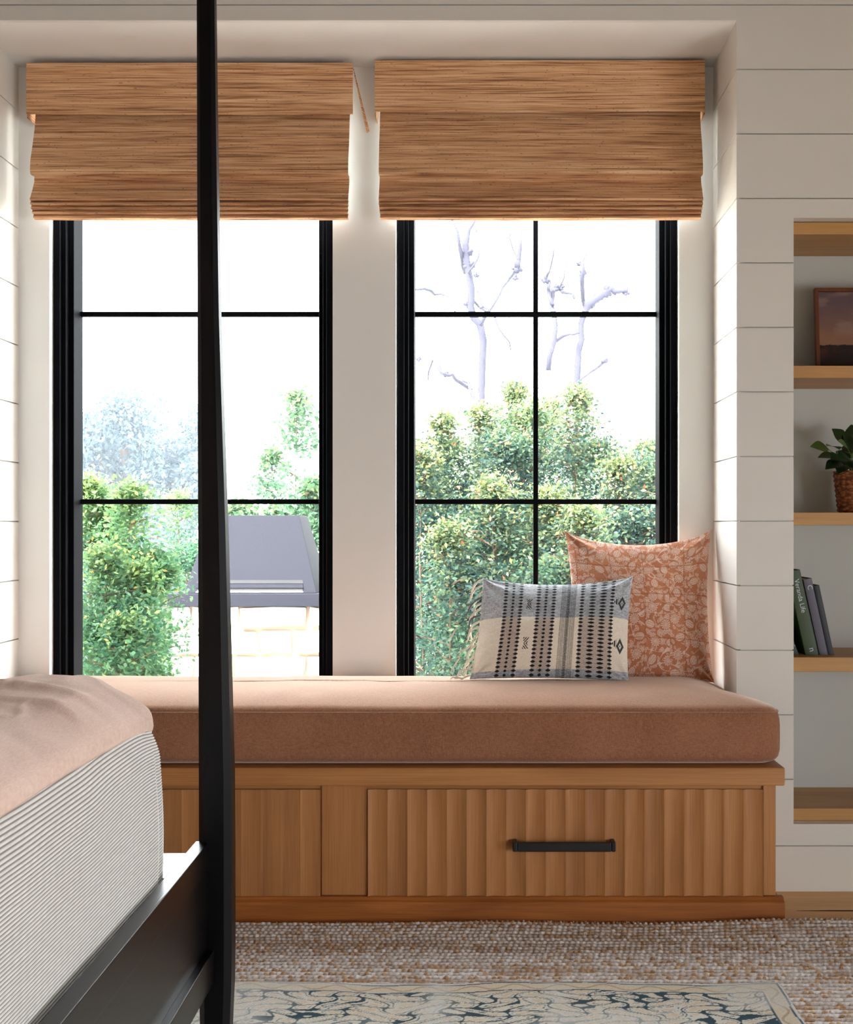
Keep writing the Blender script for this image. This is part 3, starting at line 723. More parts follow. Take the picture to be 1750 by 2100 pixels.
# frayed knots along the far edge
kn = MB(); rk = random.Random(9)
for i in range(210):
    x = -.62+i*.0095; e = 3.176+.006*math.sin(x*5+1)
    kn.tube([(x, e-.006, .010), (x+rk.uniform(-.004, .004), e+.004, .011+.005*rk.random()), (x+rk.uniform(-.006, .006), e+.010, .006)], [.003, .0026, .0015], 4)
o = kn.build('edge_loops', plain('wool_loop', (206, 196, 188), .95, .1), rug, True); o['kind'] = 'stuff'
def vintage(X_, Y_):
    x1, y1 = .707, 2.752
    wx, wy = .0008*np.sin(Y_*31), .0035*np.sin(X_*9)+.002*np.sin(X_*31)
    dx, dy = x1-X_+wx, y1-Y_+wy; dx2 = X_+1.25; d = np.minimum(np.minimum(dx, dx2), dy)
    along = np.where(dy <= np.minimum(dx, dx2), X_, Y_)
    cream, white, teal, blue, sand, brown = lin((206, 194, 172)), lin((206, 205, 200)), lin((52, 74, 84)), lin((112, 124, 140)), lin((206, 186, 160)), lin((150, 122, 98))
    c = np.broadcast_to(white, X_.shape+(3,)).copy()
    inner = d > .058
    sx_, sy_ = X_*52, Y_*84
    w1 = np.sin(sx_+2.2*np.sin(sy_*.9+.7*np.sin(sx_*.5)))+np.sin(sy_*1.25+2.4*np.sin(sx_*.62+1))
    sc = np.abs(w1) > .30+.6*(fbm(X_*25, Y_*25, 3)-.5)
    fld = np.where(sc[..., None], mixc(cream, white, fbm(X_*20, Y_*30, 5)), teal)
    ring_ = np.abs(np.abs(w1)-.95) < .10; fld = np.where((ring_ & (vnoise(X_*60, Y_*60, 9) > .3))[..., None], mixc(blue, teal, .4*np.ones_like(X_)), fld)
    spot = np.abs(w1) > 1.7; fld = np.where(spot[..., None], sand, fld)
    c = np.where(inner[..., None], fld, c)
    bd = (d > .014) & (d <= .052); zig = np.abs(((d-.014)/.038)-.5-.34*np.sin(along*60)) < .09
    c = np.where(bd[..., None], cream, c); c = np.where((bd & zig)[..., None], mixc(cream, brown, .6*np.ones_like(X_)), c)
    ln1 = (d > .0075) & (d < .0125); ln2 = (d > .053) & (d < .058)
    c = np.where((ln1 | ln2)[..., None], mixc(teal, blue, vnoise(along*6, 0*d, 3)), c)
    # worn pale areas
    worn = np.clip((fbm(X_*3.2+1, Y_*4, 13, 4)-.50)*4, 0, .5)
    patch = np.exp(-((X_-(-.10))/.035)**2)*.8+np.exp(-((X_-.17)/.03)**2)*.45
    worn = np.clip(worn+patch*(.4+.6*vnoise(X_*40, Y_*40, 2)), 0, .9)
    c = mixc(c, white, worn)
    return c*(.9+.2*vnoise(X_*500, Y_*350, 6))[..., None]
gx = axis_pts((-1.25, -.70, .03), (-.70, .707, .0026)); gy = axis_pts((.9, 2.42, .05), (2.42, 2.752, .0026))
GX, GY = np.meshgrid(gx, gy); c = vintage(GX, GY)
ZZ = .0175+.0012*np.sin(GX*9)+.0015*vnoise(GX*12, GY*12, 3)+.0006*vnoise(GX*300, GY*120, 3)
ed = (GX > .7065) | (GY > 2.7515) | (GX < -1.249); ZZ = np.where(ed, ZZ-.006, ZZ)
vr = mesh_obj('vintage_rug', np.stack([GX+.0008*np.sin(GY*31), GY+.0035*np.sin(GX*9)+.002*np.sin(GX*31), ZZ], -1).reshape(-1, 3), grid_faces(len(gx), len(gy)), M_rug, None, True, col=c.reshape(-1, 3))
tag(vr, 'faded cream and teal patterned wool rug layered on top of the jute rug', 'rug')

# ---------------------------------------------------------------- bookcase in the wall
bc = empty('built_in_bookcase', ((BX0+BX1)/2, 3.68, BZ0))
tag(bc, 'recessed wall bookcase with pale oak shelves to the right of the bench', 'bookcase')
YS, YBK = 3.537, 3.825
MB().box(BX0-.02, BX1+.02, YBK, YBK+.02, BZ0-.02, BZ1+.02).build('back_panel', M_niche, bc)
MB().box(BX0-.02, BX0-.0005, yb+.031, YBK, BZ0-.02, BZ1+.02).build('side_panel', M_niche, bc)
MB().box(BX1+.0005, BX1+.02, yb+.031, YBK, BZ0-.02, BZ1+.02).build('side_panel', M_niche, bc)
MB().box(BX0, BX1, YW+.014, YBK, BZ0-.02, BZ0-.0005).build('bottom_lining', M_paint, bc)
MB().box(BX0, BX1, YW+.014, YBK, BZ1+.0005, BZ1+.02).build('top_lining', M_paint, bc)
shz = [(.2035, .240), (.657, .701), (1.1045, 1.143), (1.554, 1.591), (1.992, 2.0305-.002)]
for (a, b_) in shz:
    MB().box(BX0+.0002, BX1-.0002, YS, YBK-.0005, a, b_).build('shelf', M_shelf, bc, bevel=.001)

# framed painting leaning on the upper shelf
M_frame = wood('walnut_frame', (134, 74, 40), (92, 46, 22), 'z', var=0)
th = math.radians(5)
pic = empty('framed_painting', (X(1676, 3.70), 3.72, 1.5915), (-th, 0, 0)); fw, fh, fd = .36, .275, .022
tag(pic, 'small landscape painting in a thin walnut frame leaning on the upper shelf', 'painting')
def local(o, parent): o.parent = parent; return o
fm = MB().ring(0, fw, 0, fh, .011, -fd, 0); local(fm.build('frame', M_frame, bevel=.001), pic)
n = 160; u, v = np.meshgrid(np.linspace(.012, fw-.012, n), np.linspace(.012, fh-.012, n)); a, b_ = (u-.012)/(fw-.024), (v-.012)/(fh-.024)
sky = mixc(lin((156, 112, 84)), lin((106, 86, 92)), np.clip((b_-.3)*1.7+.5*(fbm(a*5, b_*7, 3)-.5), 0, 1)); sky = mixc(sky, lin((158, 128, 116)), np.clip((fbm(a*4+3, b_*9, 8)-.5)*3, 0, .55))
lnd = mixc(lin((34, 20, 16)), lin((104, 52, 28)), np.clip((fbm(a*7, b_*9, 5)-.35)*2.2*b_*3, 0, 1))
hor = .31+.03*(fbm(a*30, a*0, 4)-.5)
c = np.where((b_ > hor)[..., None], sky, lnd)
pt = mesh_obj('canvas', np.stack([u, 0*u-.012, v], -1).reshape(-1, 3), grid_faces(n, n), M_attrp, col=c.reshape(-1, 3)); local(pt, pic)
local(MB().box(.005, fw-.005, -.010, -.002, .005, fh-.005).build('backing_board', M_frame), pic)

# potted plant
pot_x, pot_y, pz_ = X(1750, 3.66)+.005, 3.66, 1.1435
pot = empty('potted_plant', (pot_x, pot_y, pz_)); tag(pot, 'leafy green plant in a woven seagrass basket on the middle shelf', 'plant')
prof = [(.0, 0), (.046, 0), (.052, .004)]
for i in range(1, 9):
    for k in range(4):
        zz_ = .004+(i-1+k/4)*.0155; prof.append((.052+.014*(zz_/.13)+.0018*math.sin(k/4*2*math.pi), zz_))
prof += [(.067, .130), (.062, .132), (.058, .12), (.0, .118)]
MB().lathe((pot_x, pot_y, pz_), prof, 28).build('basket', M_basket, pot, True)
MB().lathe((pot_x, pot_y, pz_+.119), [(0, .0), (.057, .0)], 16).build('soil', plain('potting_soil', (48, 34, 26), .95, .1, .5), pot)
lf_cols = [plain('leaf_deep_green', (34, 58, 30), .35, .5), plain('leaf_mid_green', (70, 100, 44), .38, .5), plain('leaf_light_green', (112, 140, 74), .4, .5)]
def leaf_mesh(Lf, Wf):
    n = 7; V = []
    for i in range(n+1):
        t = i/n; w = Wf*math.sin(math.pi*min(1, t*.96+.03))**.62*(.5+.55*math.sin(math.pi*t)); z = -.25*Lf*t*t
        V += [(-w, Lf*t, z+.18*w), (0, Lf*t, z), (w, Lf*t, z+.18*w)]
    return V, [(3*i+k, 3*i+k+1, 3*i+k+4, 3*i+k+3) for i in range(n) for k in range(2)]
rl = random.Random(12)
tips = [(1672, 910, 3.60, 1), (1686, 930, 3.63, 1), (1702, 908, 3.58, 1), (1716, 880, 3.64, 0), (1728, 902, 3.60, 2), (1738, 886, 3.65, 0), (1700, 952, 3.60, 0), (1712, 935, 3.55, 0),
        (1745, 922, 3.55, 2), (1735, 945, 3.56, 0), (1752, 952, 3.55, 0), (1722, 960, 3.60, 0), (1760, 890, 3.62, 1), (1775, 905, 3.60, 0), (1770, 935, 3.56, 1), (1748, 872, 3.68, 0),
        (1790, 920, 3.64, 2), (1800, 945, 3.66, 0), (1785, 880, 3.68, 1), (1720, 920, 3.70, 0), (1740, 905, 3.72, 0), (1760, 925, 3.76, 0), (1708, 942, 3.66, 0), (1728, 932, 3.57, 0)]
st = MB(); soil = Vector((pot_x, pot_y, pz_+.12))
for i, (px, py, d, ci) in enumerate(tips):
    tip = P(px, py, d); dr = tip-(soil+Vector((0, 0, .045))); Lf = rl.uniform(.056, .070); dn = dr.normalized(); base = tip-dn*Lf*.9
    V, Fc = leaf_mesh(Lf, rl.uniform(.022, .028)); zax = (Vector((0, -.55, 1))+Vector((rl.uniform(-.5, .5), rl.uniform(-.4, .2), 0))).normalized()
    xax = dn.cross(zax).normalized(); zax = xax.cross(dn)
    R_ = Matrix((xax, dn, zax)).transposed()
    mesh_obj('leaf', [tuple(base+R_ @ Vector(p)) for p in V], Fc, lf_cols[ci], pot, True)
    mid = (soil+base)/2+Vector((rl.uniform(-.008, .008), rl.uniform(-.008, .008), .012)); st.tube([soil+Vector((rl.uniform(-.02, .02), rl.uniform(-.02, .02), 0)), mid, base], [.0018, .0014, .001], 5)
st.build('stems', lf_cols[2], pot, True)

# books leaning on the third shelf
def bars(px_list, w, mat, name, parent, xo=0):
    mb = MB()
    for (z0, z1, dx, ww_) in px_list: mb.box(dx-ww_/2, dx+ww_/2, -.0009, -.0002, z0, z1)
    return local(mb.build(name, mat), parent)
M_page = plain('book_pages', (220, 212, 196), .9, .1, bump=.3, bscale=400)
M_ink_w = plain('white_ink', (214, 220, 226), .6); M_ink_g = plain('gold_ink', (178, 150, 70), .5); M_ink_y = plain('pale_green_ink', (160, 176, 130), .6)
def book(xb, yb_, lean, w, h, dep, c, label, zz=.7013):
    """xb: lower right corner of the spine on the shelf"""
    root = empty('book', (xb, yb_, zz), (0, -lean, 0)); tag(root, label, 'book', 'books leaning on the third shelf')
    m_ = plain('cover_'+label.split()[0].lower(), c, .45, .4, bump=.1, bscale=300)
    mb = MB().box(-w, -w+.0025, 0, dep, 0, h).box(-.0025, 0, 0, dep, 0, h); k = 6
    pr_ = [(-w, 0)]+[(-w/2-w/2*math.cos(math.pi*j/k), -.0015*math.sin(math.pi*j/k)) for j in range(1, k)]+[(0, 0), (0, .0025), (-w, .0025)]
    mb.prism(pr_, 0, h, 'z'); local(mb.build('cover', m_, bevel=.0005), root)
    local(MB().box(-w+.0026, -.0026, .003, dep-.004, .003, h-.004).build('pages', M_page), root)
    return root
def title(parent, txt, z, x, size, mat):
    cu = bpy.data.curves.new('title', 'FONT'); cu.body = txt; cu.size = size; cu.extrude = .0002; cu.align_x = 'LEFT'; cu.align_y = 'CENTER'
    t = bpy.data.objects.new('title', cu); me = bpy.data.meshes.new_from_object(t); bpy.data.objects.remove(t); bpy.data.curves.remove(cu)
    me.materials.append(mat); o = bpy.data.objects.new('title', me); COL.objects.link(o); o.parent = parent
    o.location = (x, -.0022, z); o.rotation_euler = (math.pi/2, math.pi/2, 0); return o
yk = 3.60
g = book(X(1680, yk), yk, math.radians(12.5), .041, .272, .19, (54, 74, 36), 'Green hardback book with white spine lettering, leaning left on the shelf')
title(g, 'Veranda Life', .245, -.018, .021, M_ink_w)
bars([(.142-.0045*i, .1445-.0045*i, -.016, .006) for i in range(6)], 0, M_ink_y, 'lettering', g)
bars([(.115-.0042*i, .1175-.0042*i, -.016, .005+.002*(i % 3 == 0)) for i in range(15)], 0, M_ink_y, 'lettering', g)
title(g, 'n', .028, -.018, .026, M_ink_w)
g = book(X(1700, yk), yk+.004, math.radians(12.3), .0265, .245, .18, (92, 90, 106), 'Grey hardback book with pale spine lettering, between the green and navy books')
title(g, 'C', .225, -.012, .022, M_ink_w)
bars([(.205-.009*i, .210-.009*i, -.012+.003*((i*7) % 3-1), .007+.004*(i % 2)) for i in range(7)], 0, M_ink_w, 'lettering', g)
bars([(.130-.006*i, .1335-.006*i, -.008, .006) for i in range(10)], 0, M_ink_w, 'lettering', g)
bars([(.022, .025, -.012, .012), (.032, .036, -.015, .006)], 0, M_ink_w, 'lettering', g)
g = book(X(1713, yk), yk+.010, math.radians(12.0), .0185, .222, .17, (22, 24, 38), 'Navy hardback book with gold spine lettering, rightmost of the leaning books')
bars([(.170-.0045*i, .1725-.0045*i, -.008, .0045+.002*(i % 4 == 0)) for i in range(15)], 0, M_ink_g, 'lettering', g)
bars([(.0955, .1005, -.007, .005)], 0, M_ink_w, 'lettering', g)
bars([(.087-.0045*i, .0895-.0045*i, -.008, .0045) for i in range(10)], 0, M_ink_g, 'lettering', g)
g = book(X(1656, yk)-.022, yk+.012, math.radians(21), .028, .15, .16, (38, 36, 44), 'Small dark book with white spine print, mostly hidden behind the wall edge')
bars([(.010+.009*i, .016+.009*i, -.012+.002*(i % 3), .012) for i in range(5)], 0, M_ink_w, 'lettering', g)

# ---------------------------------------------------------------- garden
GZ = -2.8
struct(MB().box(-60, 60, 4.3, 120, GZ-.2, GZ).build('ground', plain('pale_gravel', (226, 222, 214), .95, .1, .5, 8, .1)))
# thin haze in the garden air
hz = MB().box(-45, 45, 4.6, 60, GZ+.05, 14).build('garden_haze'); hm = bpy.data.materials.new('haze'); hm.use_nodes = True; hn = hm.node_tree.nodes; hn.clear()
ho_ = hn.new('ShaderNodeOutputMaterial'); hv_ = hn.new('ShaderNodeVolumeScatter'); hv_.inputs['Density'].default_value = .003; hv_.inputs['Color'].default_value = (.80, .90, 1, 1)
hm.node_tree.links.new(hv_.outputs[0], ho_.inputs['Volume']); hz.data.materials.append(hm); struct(hz)
# chimney of the outdoor fireplace
D = 7.0; ch = empty('stone_chimney', (X(512, D), D+.4, GZ)); tag(ch, 'white limestone chimney with a slate blue metal hood outside the left window', 'chimney')
cx0, cx1 = X(353, D), X(671, D); cy1 = D+.62; ztop = Z(1243, D)
MB().box(cx0+.02, cx1-.02, D+.02, cy1-.02, GZ, ztop-.002).build('mortar_core', M_mortar, ch)
rs = random.Random(21)
rowsz = [ztop, Z(1290, D), Z(1343, D), Z(1398, D), Z(1450, D), Z(1505, D)]
cuts = [[353, 392, 490, 632, 671], [353, 440, 532, 600, 671], [353, 398, 480, 628, 671], [353, 430, 520, 640, 671], [353, 380, 500, 590, 671]]
for r_i in range(5):
    for a, b_ in zip(cuts[r_i][:-1], cuts[r_i][1:]):
        xa, xb_ = X(a, D)+.012, X(b_, D)-.012; za, zb_ = rowsz[r_i+1]+.011, rowsz[r_i]-(.002 if r_i == 0 else .011)
        if a == 353: xa -= .012
        j = lambda s=.012: rs.uniform(-s, s); yo = D-rs.uniform(.0, .02)
        nP = [(xa+j(), za+j()), ((xa+xb_)/2, za+j()), (xb_+j(), za+j()), (xb_+j(), (za+zb_)/2), (xb_+j(), zb_+min(0, j())), ((xa+xb_)/2, zb_+min(0, j())), (xa+j(), zb_+min(0, j())), (xa+j(), (za+zb_)/2)]
        MB().prism(nP, yo, D+.14, 'y').build('stone', M_stone, ch, bevel=.008)
for r_i in range(5):
    for xs_, s in ((cx0, -1), (cx1, 1)):
        for k in range(2):
            ya = D+.15+k*.235; MB().box(*sorted((xs_-s*.03, xs_+s*rs.uniform(.0, .012))), ya, ya+.215, rowsz[r_i+1]+.01, rowsz[r_i]-.012).build('stone', M_stone, ch, bevel=.008)
fz0, fz1 = ztop, Z(1217, D)
MB().box(X(345, D), X(681, D), D-.03, cy1+.03, fz0, fz1).build('hood_base', M_hood, ch, bevel=.003)
b0, b1, t0, t1 = X(376, D), X(649, D), X(433, D+.14), X(614, D+.14); zt_ = Z(1057, D+.14)
yb0_, yb1_, yt0, yt1 = D+.02, cy1-.04, D+.14, D+.47
hood = MB().add([(b0, yb0_, fz1), (b1, yb0_, fz1), (b1, yb1_, fz1), (b0, yb1_, fz1), (t0, yt0, zt_), (t1, yt0, zt_), (t1, yt1, zt_), (t0, yt1, zt_)],
                [(3, 2, 1, 0), (0, 1, 5, 4), (1, 2, 6, 5), (2, 3, 7, 6), (3, 0, 4, 7), (4, 5, 6, 7)]).build('hood', M_hood, ch, bevel=.003)
M_dk = plain('hood_slot_shadow_gap', (20, 20, 26), .8); 
for (pa, pb, col_) in ((1190, 1197, M_dk), (1198, 1206, M_hood), (1207, 1210, M_dk), (1211.5, 1215, plain('hood_light_strip', (220, 224, 232), .5))):
    def yh(pz__): t = (pz__-fz1)/(zt_-fz1); return yb0_+(yt0-yb0_)*t
    z1_, z0_ = Z(pa, D), Z(pb, D); off = .004 if col_ is M_dk else .010
    MB().add([(X(400, D), yh(z0_)-off, z0_), (X(621, D), yh(z0_)-off, z0_), (X(619, D), yh(z1_)-off, z1_), (X(404, D), yh(z1_)-off, z1_),
              (X(400, D), yh(z0_)+.01, z0_), (X(621, D), yh(z0_)+.01, z0_), (X(619, D), yh(z1_)+.01, z1_), (X(404, D), yh(z1_)+.01, z1_)],
             [(0, 1, 2, 3), (7, 6, 5, 4), (0, 4, 5, 1), (3, 2, 6, 7), (0, 3, 7, 4), (1, 5, 6, 2)]).build('vent_slot', col_, hood)

def leaves(P_, size, cols, rng, name, parent, mat=M_leaf, droop=0):
    n = len(P_); d = rng.normal(size=(n, 3)); d[:, 2] = d[:, 2]*.6-droop; d /= np.linalg.norm(d, axis=1)[:, None]
    q = rng.normal(size=(n, 3)); q[:, 2] += .8; s = np.cross(d, q); s /= np.linalg.norm(s, axis=1)[:, None]+1e-9
    sz = size*rng.uniform(.6, 1.25, n)[:, None]; a = P_; t = P_+d*sz; m1 = P_+d*sz*.45+s*sz*.26; m2 = P_+d*sz*.45-s*sz*.26
    V = np.stack([a, m1, t, m2], 1).reshape(-1, 3); i = np.arange(n)*4
    o = mesh_obj(name, V, np.stack([i, i+1, i+2, i+3], 1), mat, parent, col=np.repeat(cols, 4, axis=0)); o['kind'] = 'stuff'; return o
def shrub(name, label, cat, group, base, top_z, R, ntw, nlf, size, pal, seed, shape='spire', zlow=None, stems=3):
    rng = np.random.default_rng(seed); root = empty(name, base); tag(root, label, cat, group)
    hgt = top_z-base[2]; z0 = base[2]+.3 if zlow is None else zlow
    tr_ = MB(); rr = random.Random(seed); ax = []
    for k in range(stems):
        a = rr.uniform(0, 6.28); sp = 0 if k == 0 else R*rr.uniform(.3, .6); tz = top_z-.06*hgt if k == 0 else top_z-hgt*rr.uniform(.08, .2)
        pts = []
        for i in range(9):
            t = i/8; pts.append(Vector((base[0]+math.cos(a)*sp*t**.8+rr.uniform(-.02, .02)*R*3*t, base[1]+math.sin(a)*sp*t**.8, base[2]+(tz-base[2])*t)))
        tr_.tube(pts, [.035*(1-.85*i/8)*max(.5, R) for i in range(9)], 5); ax.append(pts)
    pos = []
    for i in range(ntw):
        pts = ax[rr.randrange(stems)]; zt = rng.uniform(z0, top_z-.02*hgt)
        if rng.random() < .25: zt = rng.uniform(top_z-.35*hgt*(1 if hgt < 2 else .4), top_z)
        f = min(max((zt-base[2])/(pts[-1].z-base[2]), 0), 1)*8; j0 = min(int(f), 7); p0 = pts[j0].lerp(pts[j0+1], f-j0)
        t = (top_z-zt)/(top_z-z0+1e-6)
        env = R*(min(1, (t*2.0+.02))**1.05 if shape == 'spire' else math.sqrt(max(.02, 1-(1-min(t*1.6, 1))**2)))
        an = rng.uniform(0, 2*math.pi); ln_ = env*rng.uniform(.35, 1.0)
        dr = Vector((math.cos(an), math.sin(an), rng.uniform(.2, 1.1))).normalized(); p1 = p0+Vector((dr.x*ln_, dr.y*ln_, dr.z*ln_*.6))
        if i % 4 == 0: tr_.tube([p0, p0.lerp(p1, .5)+Vector((0, 0, .02*ln_)), p1], [.006, .0045, .002], 3)
        m = nlf; tt = rng.uniform(.3, 1.05, m)[:, None]; q = np.array(p0)*(1-tt)+np.array(p1)*tt+rng.normal(size=(m, 3))*(.03+.05*ln_)
        pos.append(q)
    Pn = np.concatenate(pos); Pn[:, 2] = np.minimum(Pn[:, 2], top_z+.03)
    h = np.clip((Pn[:, 2]-z0)/(top_z-z0), 0, 1); rad = np.hypot(Pn[:, 0]-base[0], Pn[:, 1]-base[1])/max(R, .01)
    w = np.clip(fbm(Pn[:, 0]*2.3, Pn[:, 2]*2.3, seed % 7, 3)*1.5-.4+rng.normal(size=len(Pn))*.2, 0, 1)
    c = mixc(lin(pal[0]), lin(pal[1]), w); k = np.clip((h-.74)*2.4+rng.normal(size=len(Pn))*.22, 0, 1); c = mixc(c, lin(pal[2]), k)
    o_ = rng.random(len(Pn)) < .010+.12*np.clip(h-.8, 0, 1); c[o_] = lin(pal[3])
    leaves(Pn, size, c, rng, 'foliage', root)
    tr_.build('branches', M_bark, root)
    return root
palH = [(34, 64, 62), (92, 124, 88), (150, 156, 88), (186, 116, 86)]
palL = [(50, 90, 66), (92, 130, 76), (148, 166, 92), (184, 158, 84)]
palS = [(58, 94, 66), (84, 120, 80), (128, 148, 92), (170, 150, 96)]
hedge = [(868, 838, 6.2, .42), (905, 768, 6.6, .36), (985, 752, 6.9, .52), (1052, 700, 6.5, .44), (1118, 742, 7.2, .55), (1182, 712, 6.6, .50), (1262, 862, 6.3, .55), (1332, 832, 6.9, .5), (1405, 850, 6.4, .6), (1010, 905, 5.9, .5), (1130, 930, 5.9, .55), (1210, 960, 5.7, .5), (925, 1000, 5.6, .42)]
hl = ['tall hedge shrub at the left edge of the right window, low top', 'slim orange tipped hedge shrub in the left pane of the right window', 'broad hedge shrub just left of the middle muntin', 'tallest hedge shrub, touching the middle muntin of the right window',
      'hedge shrub filling behind the middle muntin on its right', 'yellow tipped hedge shrub peaking in the upper right pane', 'lower hedge shrub left of the right jamb of the right window', 'hedge shrub peaking against the right jamb of the right window',
      'hedge shrub partly hidden behind the right window jamb', 'low front hedge shrub left of the middle muntin', 'low front hedge shrub right of the middle muntin', 'low front hedge shrub above the printed pillow', 'small bright front shrub low in the left pane of the right window']
hedge += [(892, 930, 8.2, .6), (985, 900, 8.4, .6), (1085, 890, 8.3, .6), (1190, 890, 8.5, .6), (1300, 925, 8.2, .6)]
hl += ['back row hedge shrub seen through gaps at the left jamb of the right window', 'back row hedge shrub behind the broad one left of the middle muntin', 'back row hedge shrub directly behind the middle muntin of the right window',
       'back row hedge shrub behind the yellow tipped one', 'back row hedge shrub seen through gaps near the right jamb of the right window']
for i, (px, py, d, R) in enumerate(hedge):
    shrub('hedge_shrub', hl[i], 'shrub', 'hedge shrubs outside the right window', (X(px, d), d, GZ), Z(py, d), R, 560, 34, .028, palH, 100+i, 'spire', zlow=-.35)
left = [(185, 892, 5.6, .28), (262, 905, 5.3, .26), (365, 955, 8.5, .50), (215, 1040, 5.0, .26), (288, 1075, 5.1, .13), (248, 1180, 4.75, .24), (400, 1075, 8.9, .5)]
ll = ['yellow green shrub at the left jamb of the left window', 'pale green shrub peaking in the lower left pane of the left window', 'pale green shrub reaching up beside the black bed post', 'front shrub low at the left jamb of the left window', 'dense front shrub between window jamb and chimney',
      'lowest and nearest shrub in front of the left window', 'shrub pressed against the left side of the chimney hood']
for i, (px, py, d, R) in enumerate(left):
    shrub('garden_shrub', ll[i], 'shrub', 'shrubs outside the left window', (X(px, d), d, GZ), Z(py, d), R, 420, 34, .027, palL, 300+i, 'spire', zlow=-.15)
thin = [(606, 735, 9.2, .34), (557, 868, 9.6, .34), (640, 930, 8.8, .42), (500, 985, 9.4, .40), (560, 1000, 9.0, .5), (672, 960, 9, .5)]
tl = ['tall slender sapling rising above the chimney hood', 'short thin sapling left of the tall slender one', 'sapling at the right jamb of the left window', 'low wispy sapling right of the black bed post', 'low bushy sapling behind the chimney hood', 'sapling hidden behind the pier between the windows']
for i, (px, py, d, R) in enumerate(thin):
    shrub('sapling', tl[i], 'tree', 'saplings behind the chimney', (X(px, d), d, GZ), Z(py, d), R, 62 if i < 2 else 90, 26, .055, palS, 500+i, 'spire', zlow=.4, stems=1)
# large far trees; distance haze is painted into the bluish leaf colour
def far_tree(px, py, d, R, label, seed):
    rng = np.random.default_rng(seed); base = (X(px, d), d, GZ); root = empty('haze_tinted_tree', base); tag(root, label, 'tree', 'distant haze tinted trees')
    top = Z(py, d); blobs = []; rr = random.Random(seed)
    tr_ = MB()
    for k in range(46):
        a = rr.uniform(0, 6.28); u_ = rr.random()**.5; zc = top-R*.35-rr.random()*R*1.9; sp = R*.8*math.sqrt(max(.1, 1-((zc-(top-R))/(R*1.2))**2))
        c = Vector((base[0]+math.cos(a)*sp*u_, base[1]+math.sin(a)*sp*u_, zc)); blobs.append((c, R*rr.uniform(.18, .34)))
        tr_.tube([(base[0], base[1], GZ+2), (base[0]+(c.x-base[0])*.4, base[1]+(c.y-base[1])*.4, (c.z+GZ+2)/2+.6), c], [.14, .09, .03], 5)
    tr_.tube([(base[0], base[1], GZ), (base[0]+.1, base[1], GZ+2.2)], [.35, .25], 8)
    pos = []
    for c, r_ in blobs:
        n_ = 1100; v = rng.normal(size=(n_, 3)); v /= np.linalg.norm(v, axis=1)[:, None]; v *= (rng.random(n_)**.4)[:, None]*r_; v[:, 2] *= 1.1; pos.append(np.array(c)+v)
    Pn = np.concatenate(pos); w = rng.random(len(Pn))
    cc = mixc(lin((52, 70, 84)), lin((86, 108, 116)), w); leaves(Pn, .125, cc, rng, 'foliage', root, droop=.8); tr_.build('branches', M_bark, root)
far_tree(285, 795, 26, 2.0, 'large haze tinted tree in the distance behind the left window shrubs', 5)
far_tree(110, 830, 27, 2.0, 'distant haze tinted tree mostly hidden by the left window jamb', 6)
far_tree(250, 990, 24, 1.9, 'lower distant haze tinted tree behind the yellow green shrubs', 7)
# bare pollarded trees behind the hedge
def bare(name, label, d, lines, knobs):
    root = empty(name, tuple(P(lines[0][0][0], lines[0][0][1], d).xy)+(GZ,)); tag(root, label, 'tree', 'bare trees behind the hedge'); mb = None
    for k, ln_ in enumerate(lines):
        pts = [P(px, py, d+.15*math.sin(k*2+i)*(k > 0)) for i, (px, py, _) in enumerate(ln_)]; rad = [1.15*r_*d/F for _, _, r_ in ln_]
        if k == 0: pts = [Vector((pts[0].x, pts[0].y, GZ))]+pts; rad = [rad[0]*1.3]+rad
        q = [pts[0]]; qr = [rad[0]]
        for i in range(len(pts)-1):
            for t in (.5, 1.0):
                p = pts[i].lerp(pts[i+1], t); q.append(p+Vector((1, 0, 1))*(.02*math.sin(i*9+t*5+k) if t < 1 else 0)); qr.append(rad[i]*(1-t)+rad[i+1]*t)
        m_ = MB().tube(q, qr, 7); m_.build('trunk' if k == 0 else 'branch', M_pale, root, True)
    kb = MB(); rr = random.Random(2)
    for (px, py, s) in knobs:
        c = P(px, py, d)
        for i in range(7):
            a = rr.uniform(0, 6.28); e = c+Vector((math.cos(a), rr.uniform(-.5, .5), math.sin(a)+.2))*s*d/F; kb.tube([c, e], [s*.5*d/F, s*.3*d/F], 5)
    o = kb.build('knobs', M_pale, root, True)
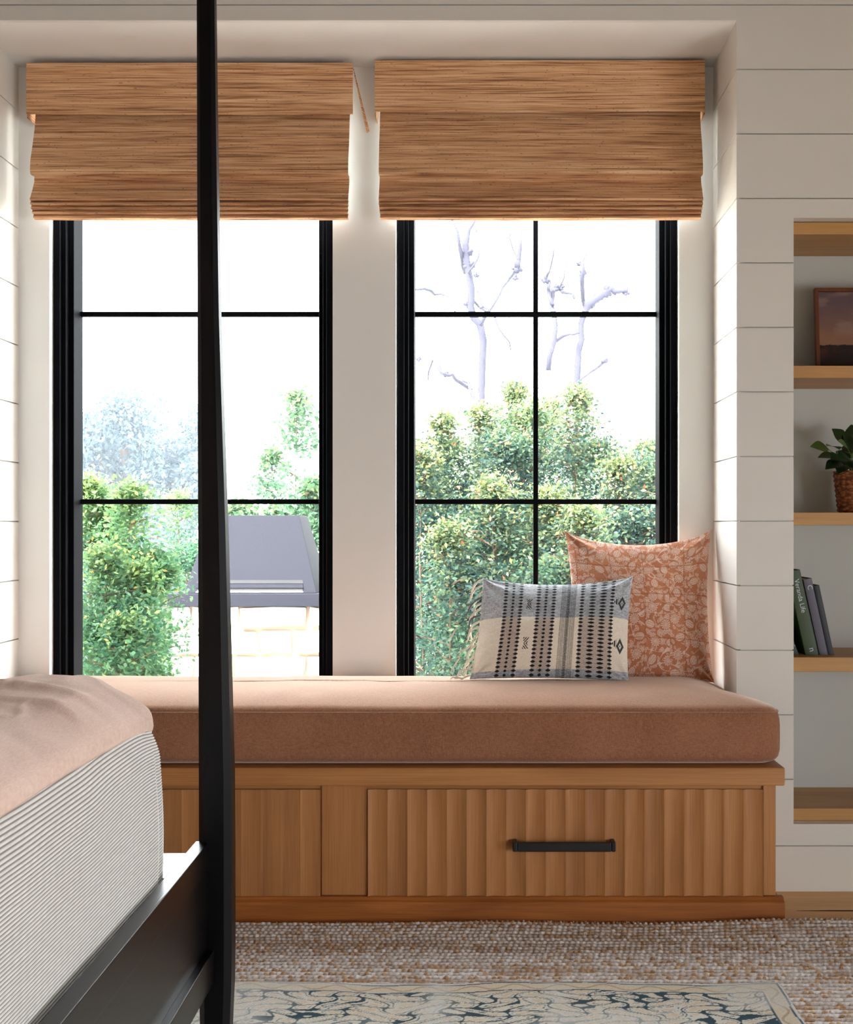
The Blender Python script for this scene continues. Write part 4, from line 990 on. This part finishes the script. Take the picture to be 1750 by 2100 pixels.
bare('bare_tree', 'leafless knobbly tree behind the hedge in the upper left pane of the right window', 11.0, [
    [(992, 900, 7), (990, 740, 6.5), (985, 665, 7), (966, 630, 6.5), (962, 560, 6), (955, 500, 6.5), (962, 470, 4), (975, 450, 2)],
    [(955, 560, 4), (948, 530, 4), (942, 500, 3), (932, 460, 2), (925, 430, 1.5), (920, 400, 1)],
    [(985, 668, 4), (1012, 625, 2.5), (1030, 590, 2.5), (1048, 568, 3), (1062, 548, 5), (1070, 470, 1.5)],
    [(1045, 570, 1.5), (1060, 552, 2), (1052, 510, 1.2), (1048, 460, 1)],
    [(962, 610, 3), (985, 632, 2), (1015, 650, 2), (1035, 690, 1.5), (1048, 720, 1)],
    [(985, 632, 2), (1000, 634, 2.5), (985, 610, 2), (980, 598, 1.6)],
    [(850, 594, 2), (885, 597, 3), (905, 603, 1.6), (925, 622, 1), (935, 640, .8)],
    [(968, 800, 3), (945, 785, 3.5), (930, 772, 3), (920, 770, 3), (900, 752, 3.5), (888, 738, 2), (878, 780, 1.2)],
    [(962, 560, 2), (975, 540, 2), (982, 520, 2.4), (978, 480, 1.2), (975, 440, .8)],
    [(1000, 860, 3), (965, 800, 3), (950, 780, 3)]],
    [(962, 545, 12), (957, 520, 13), (1062, 550, 12), (960, 625, 9), (1058, 570, 7), (978, 565, 6), (915, 768, 7), (858, 738, 6)])
bare('bare_tree', 'leafless knobbly tree behind the hedge in the upper right pane of the right window', 11.4, [
    [(1185, 900, 7), (1187, 720, 6), (1192, 680, 5.5), (1200, 640, 5.5), (1206, 625, 8), (1225, 612, 7), (1240, 602, 7), (1255, 592, 6), (1270, 598, 4), (1285, 600, 4)],
    [(1200, 630, 4), (1195, 600, 4), (1194, 570, 4.5), (1196, 545, 2.5), (1202, 520, 2), (1194, 495, 1.5)],
    [(1125, 760, 5), (1137, 700, 4.5), (1135, 640, 4.5), (1132, 615, 4.5), (1135, 595, 5), (1150, 592, 4.5), (1165, 600, 3.5), (1178, 612, 2)],
    [(1135, 625, 3.5), (1125, 590, 3.5), (1120, 575, 5), (1128, 555, 1.6), (1135, 500, 1)],
    [(1137, 702, 3.5), (1155, 690, 3), (1170, 685, 2.5), (1188, 682, 2)],
    [(1148, 590, 1.5), (1158, 560, 1.2), (1165, 540, 1)],
    [(1190, 780, 2), (1215, 760, 3), (1235, 745, 3.5), (1245, 738, 3)]],
    [(1210, 625, 11), (1228, 612, 10), (1245, 600, 12), (1262, 598, 9), (1285, 600, 8), (1120, 575, 9), (1138, 592, 9), (1150, 590, 8), (1195, 562, 8), (1187, 541, 6), (1240, 742, 7)])
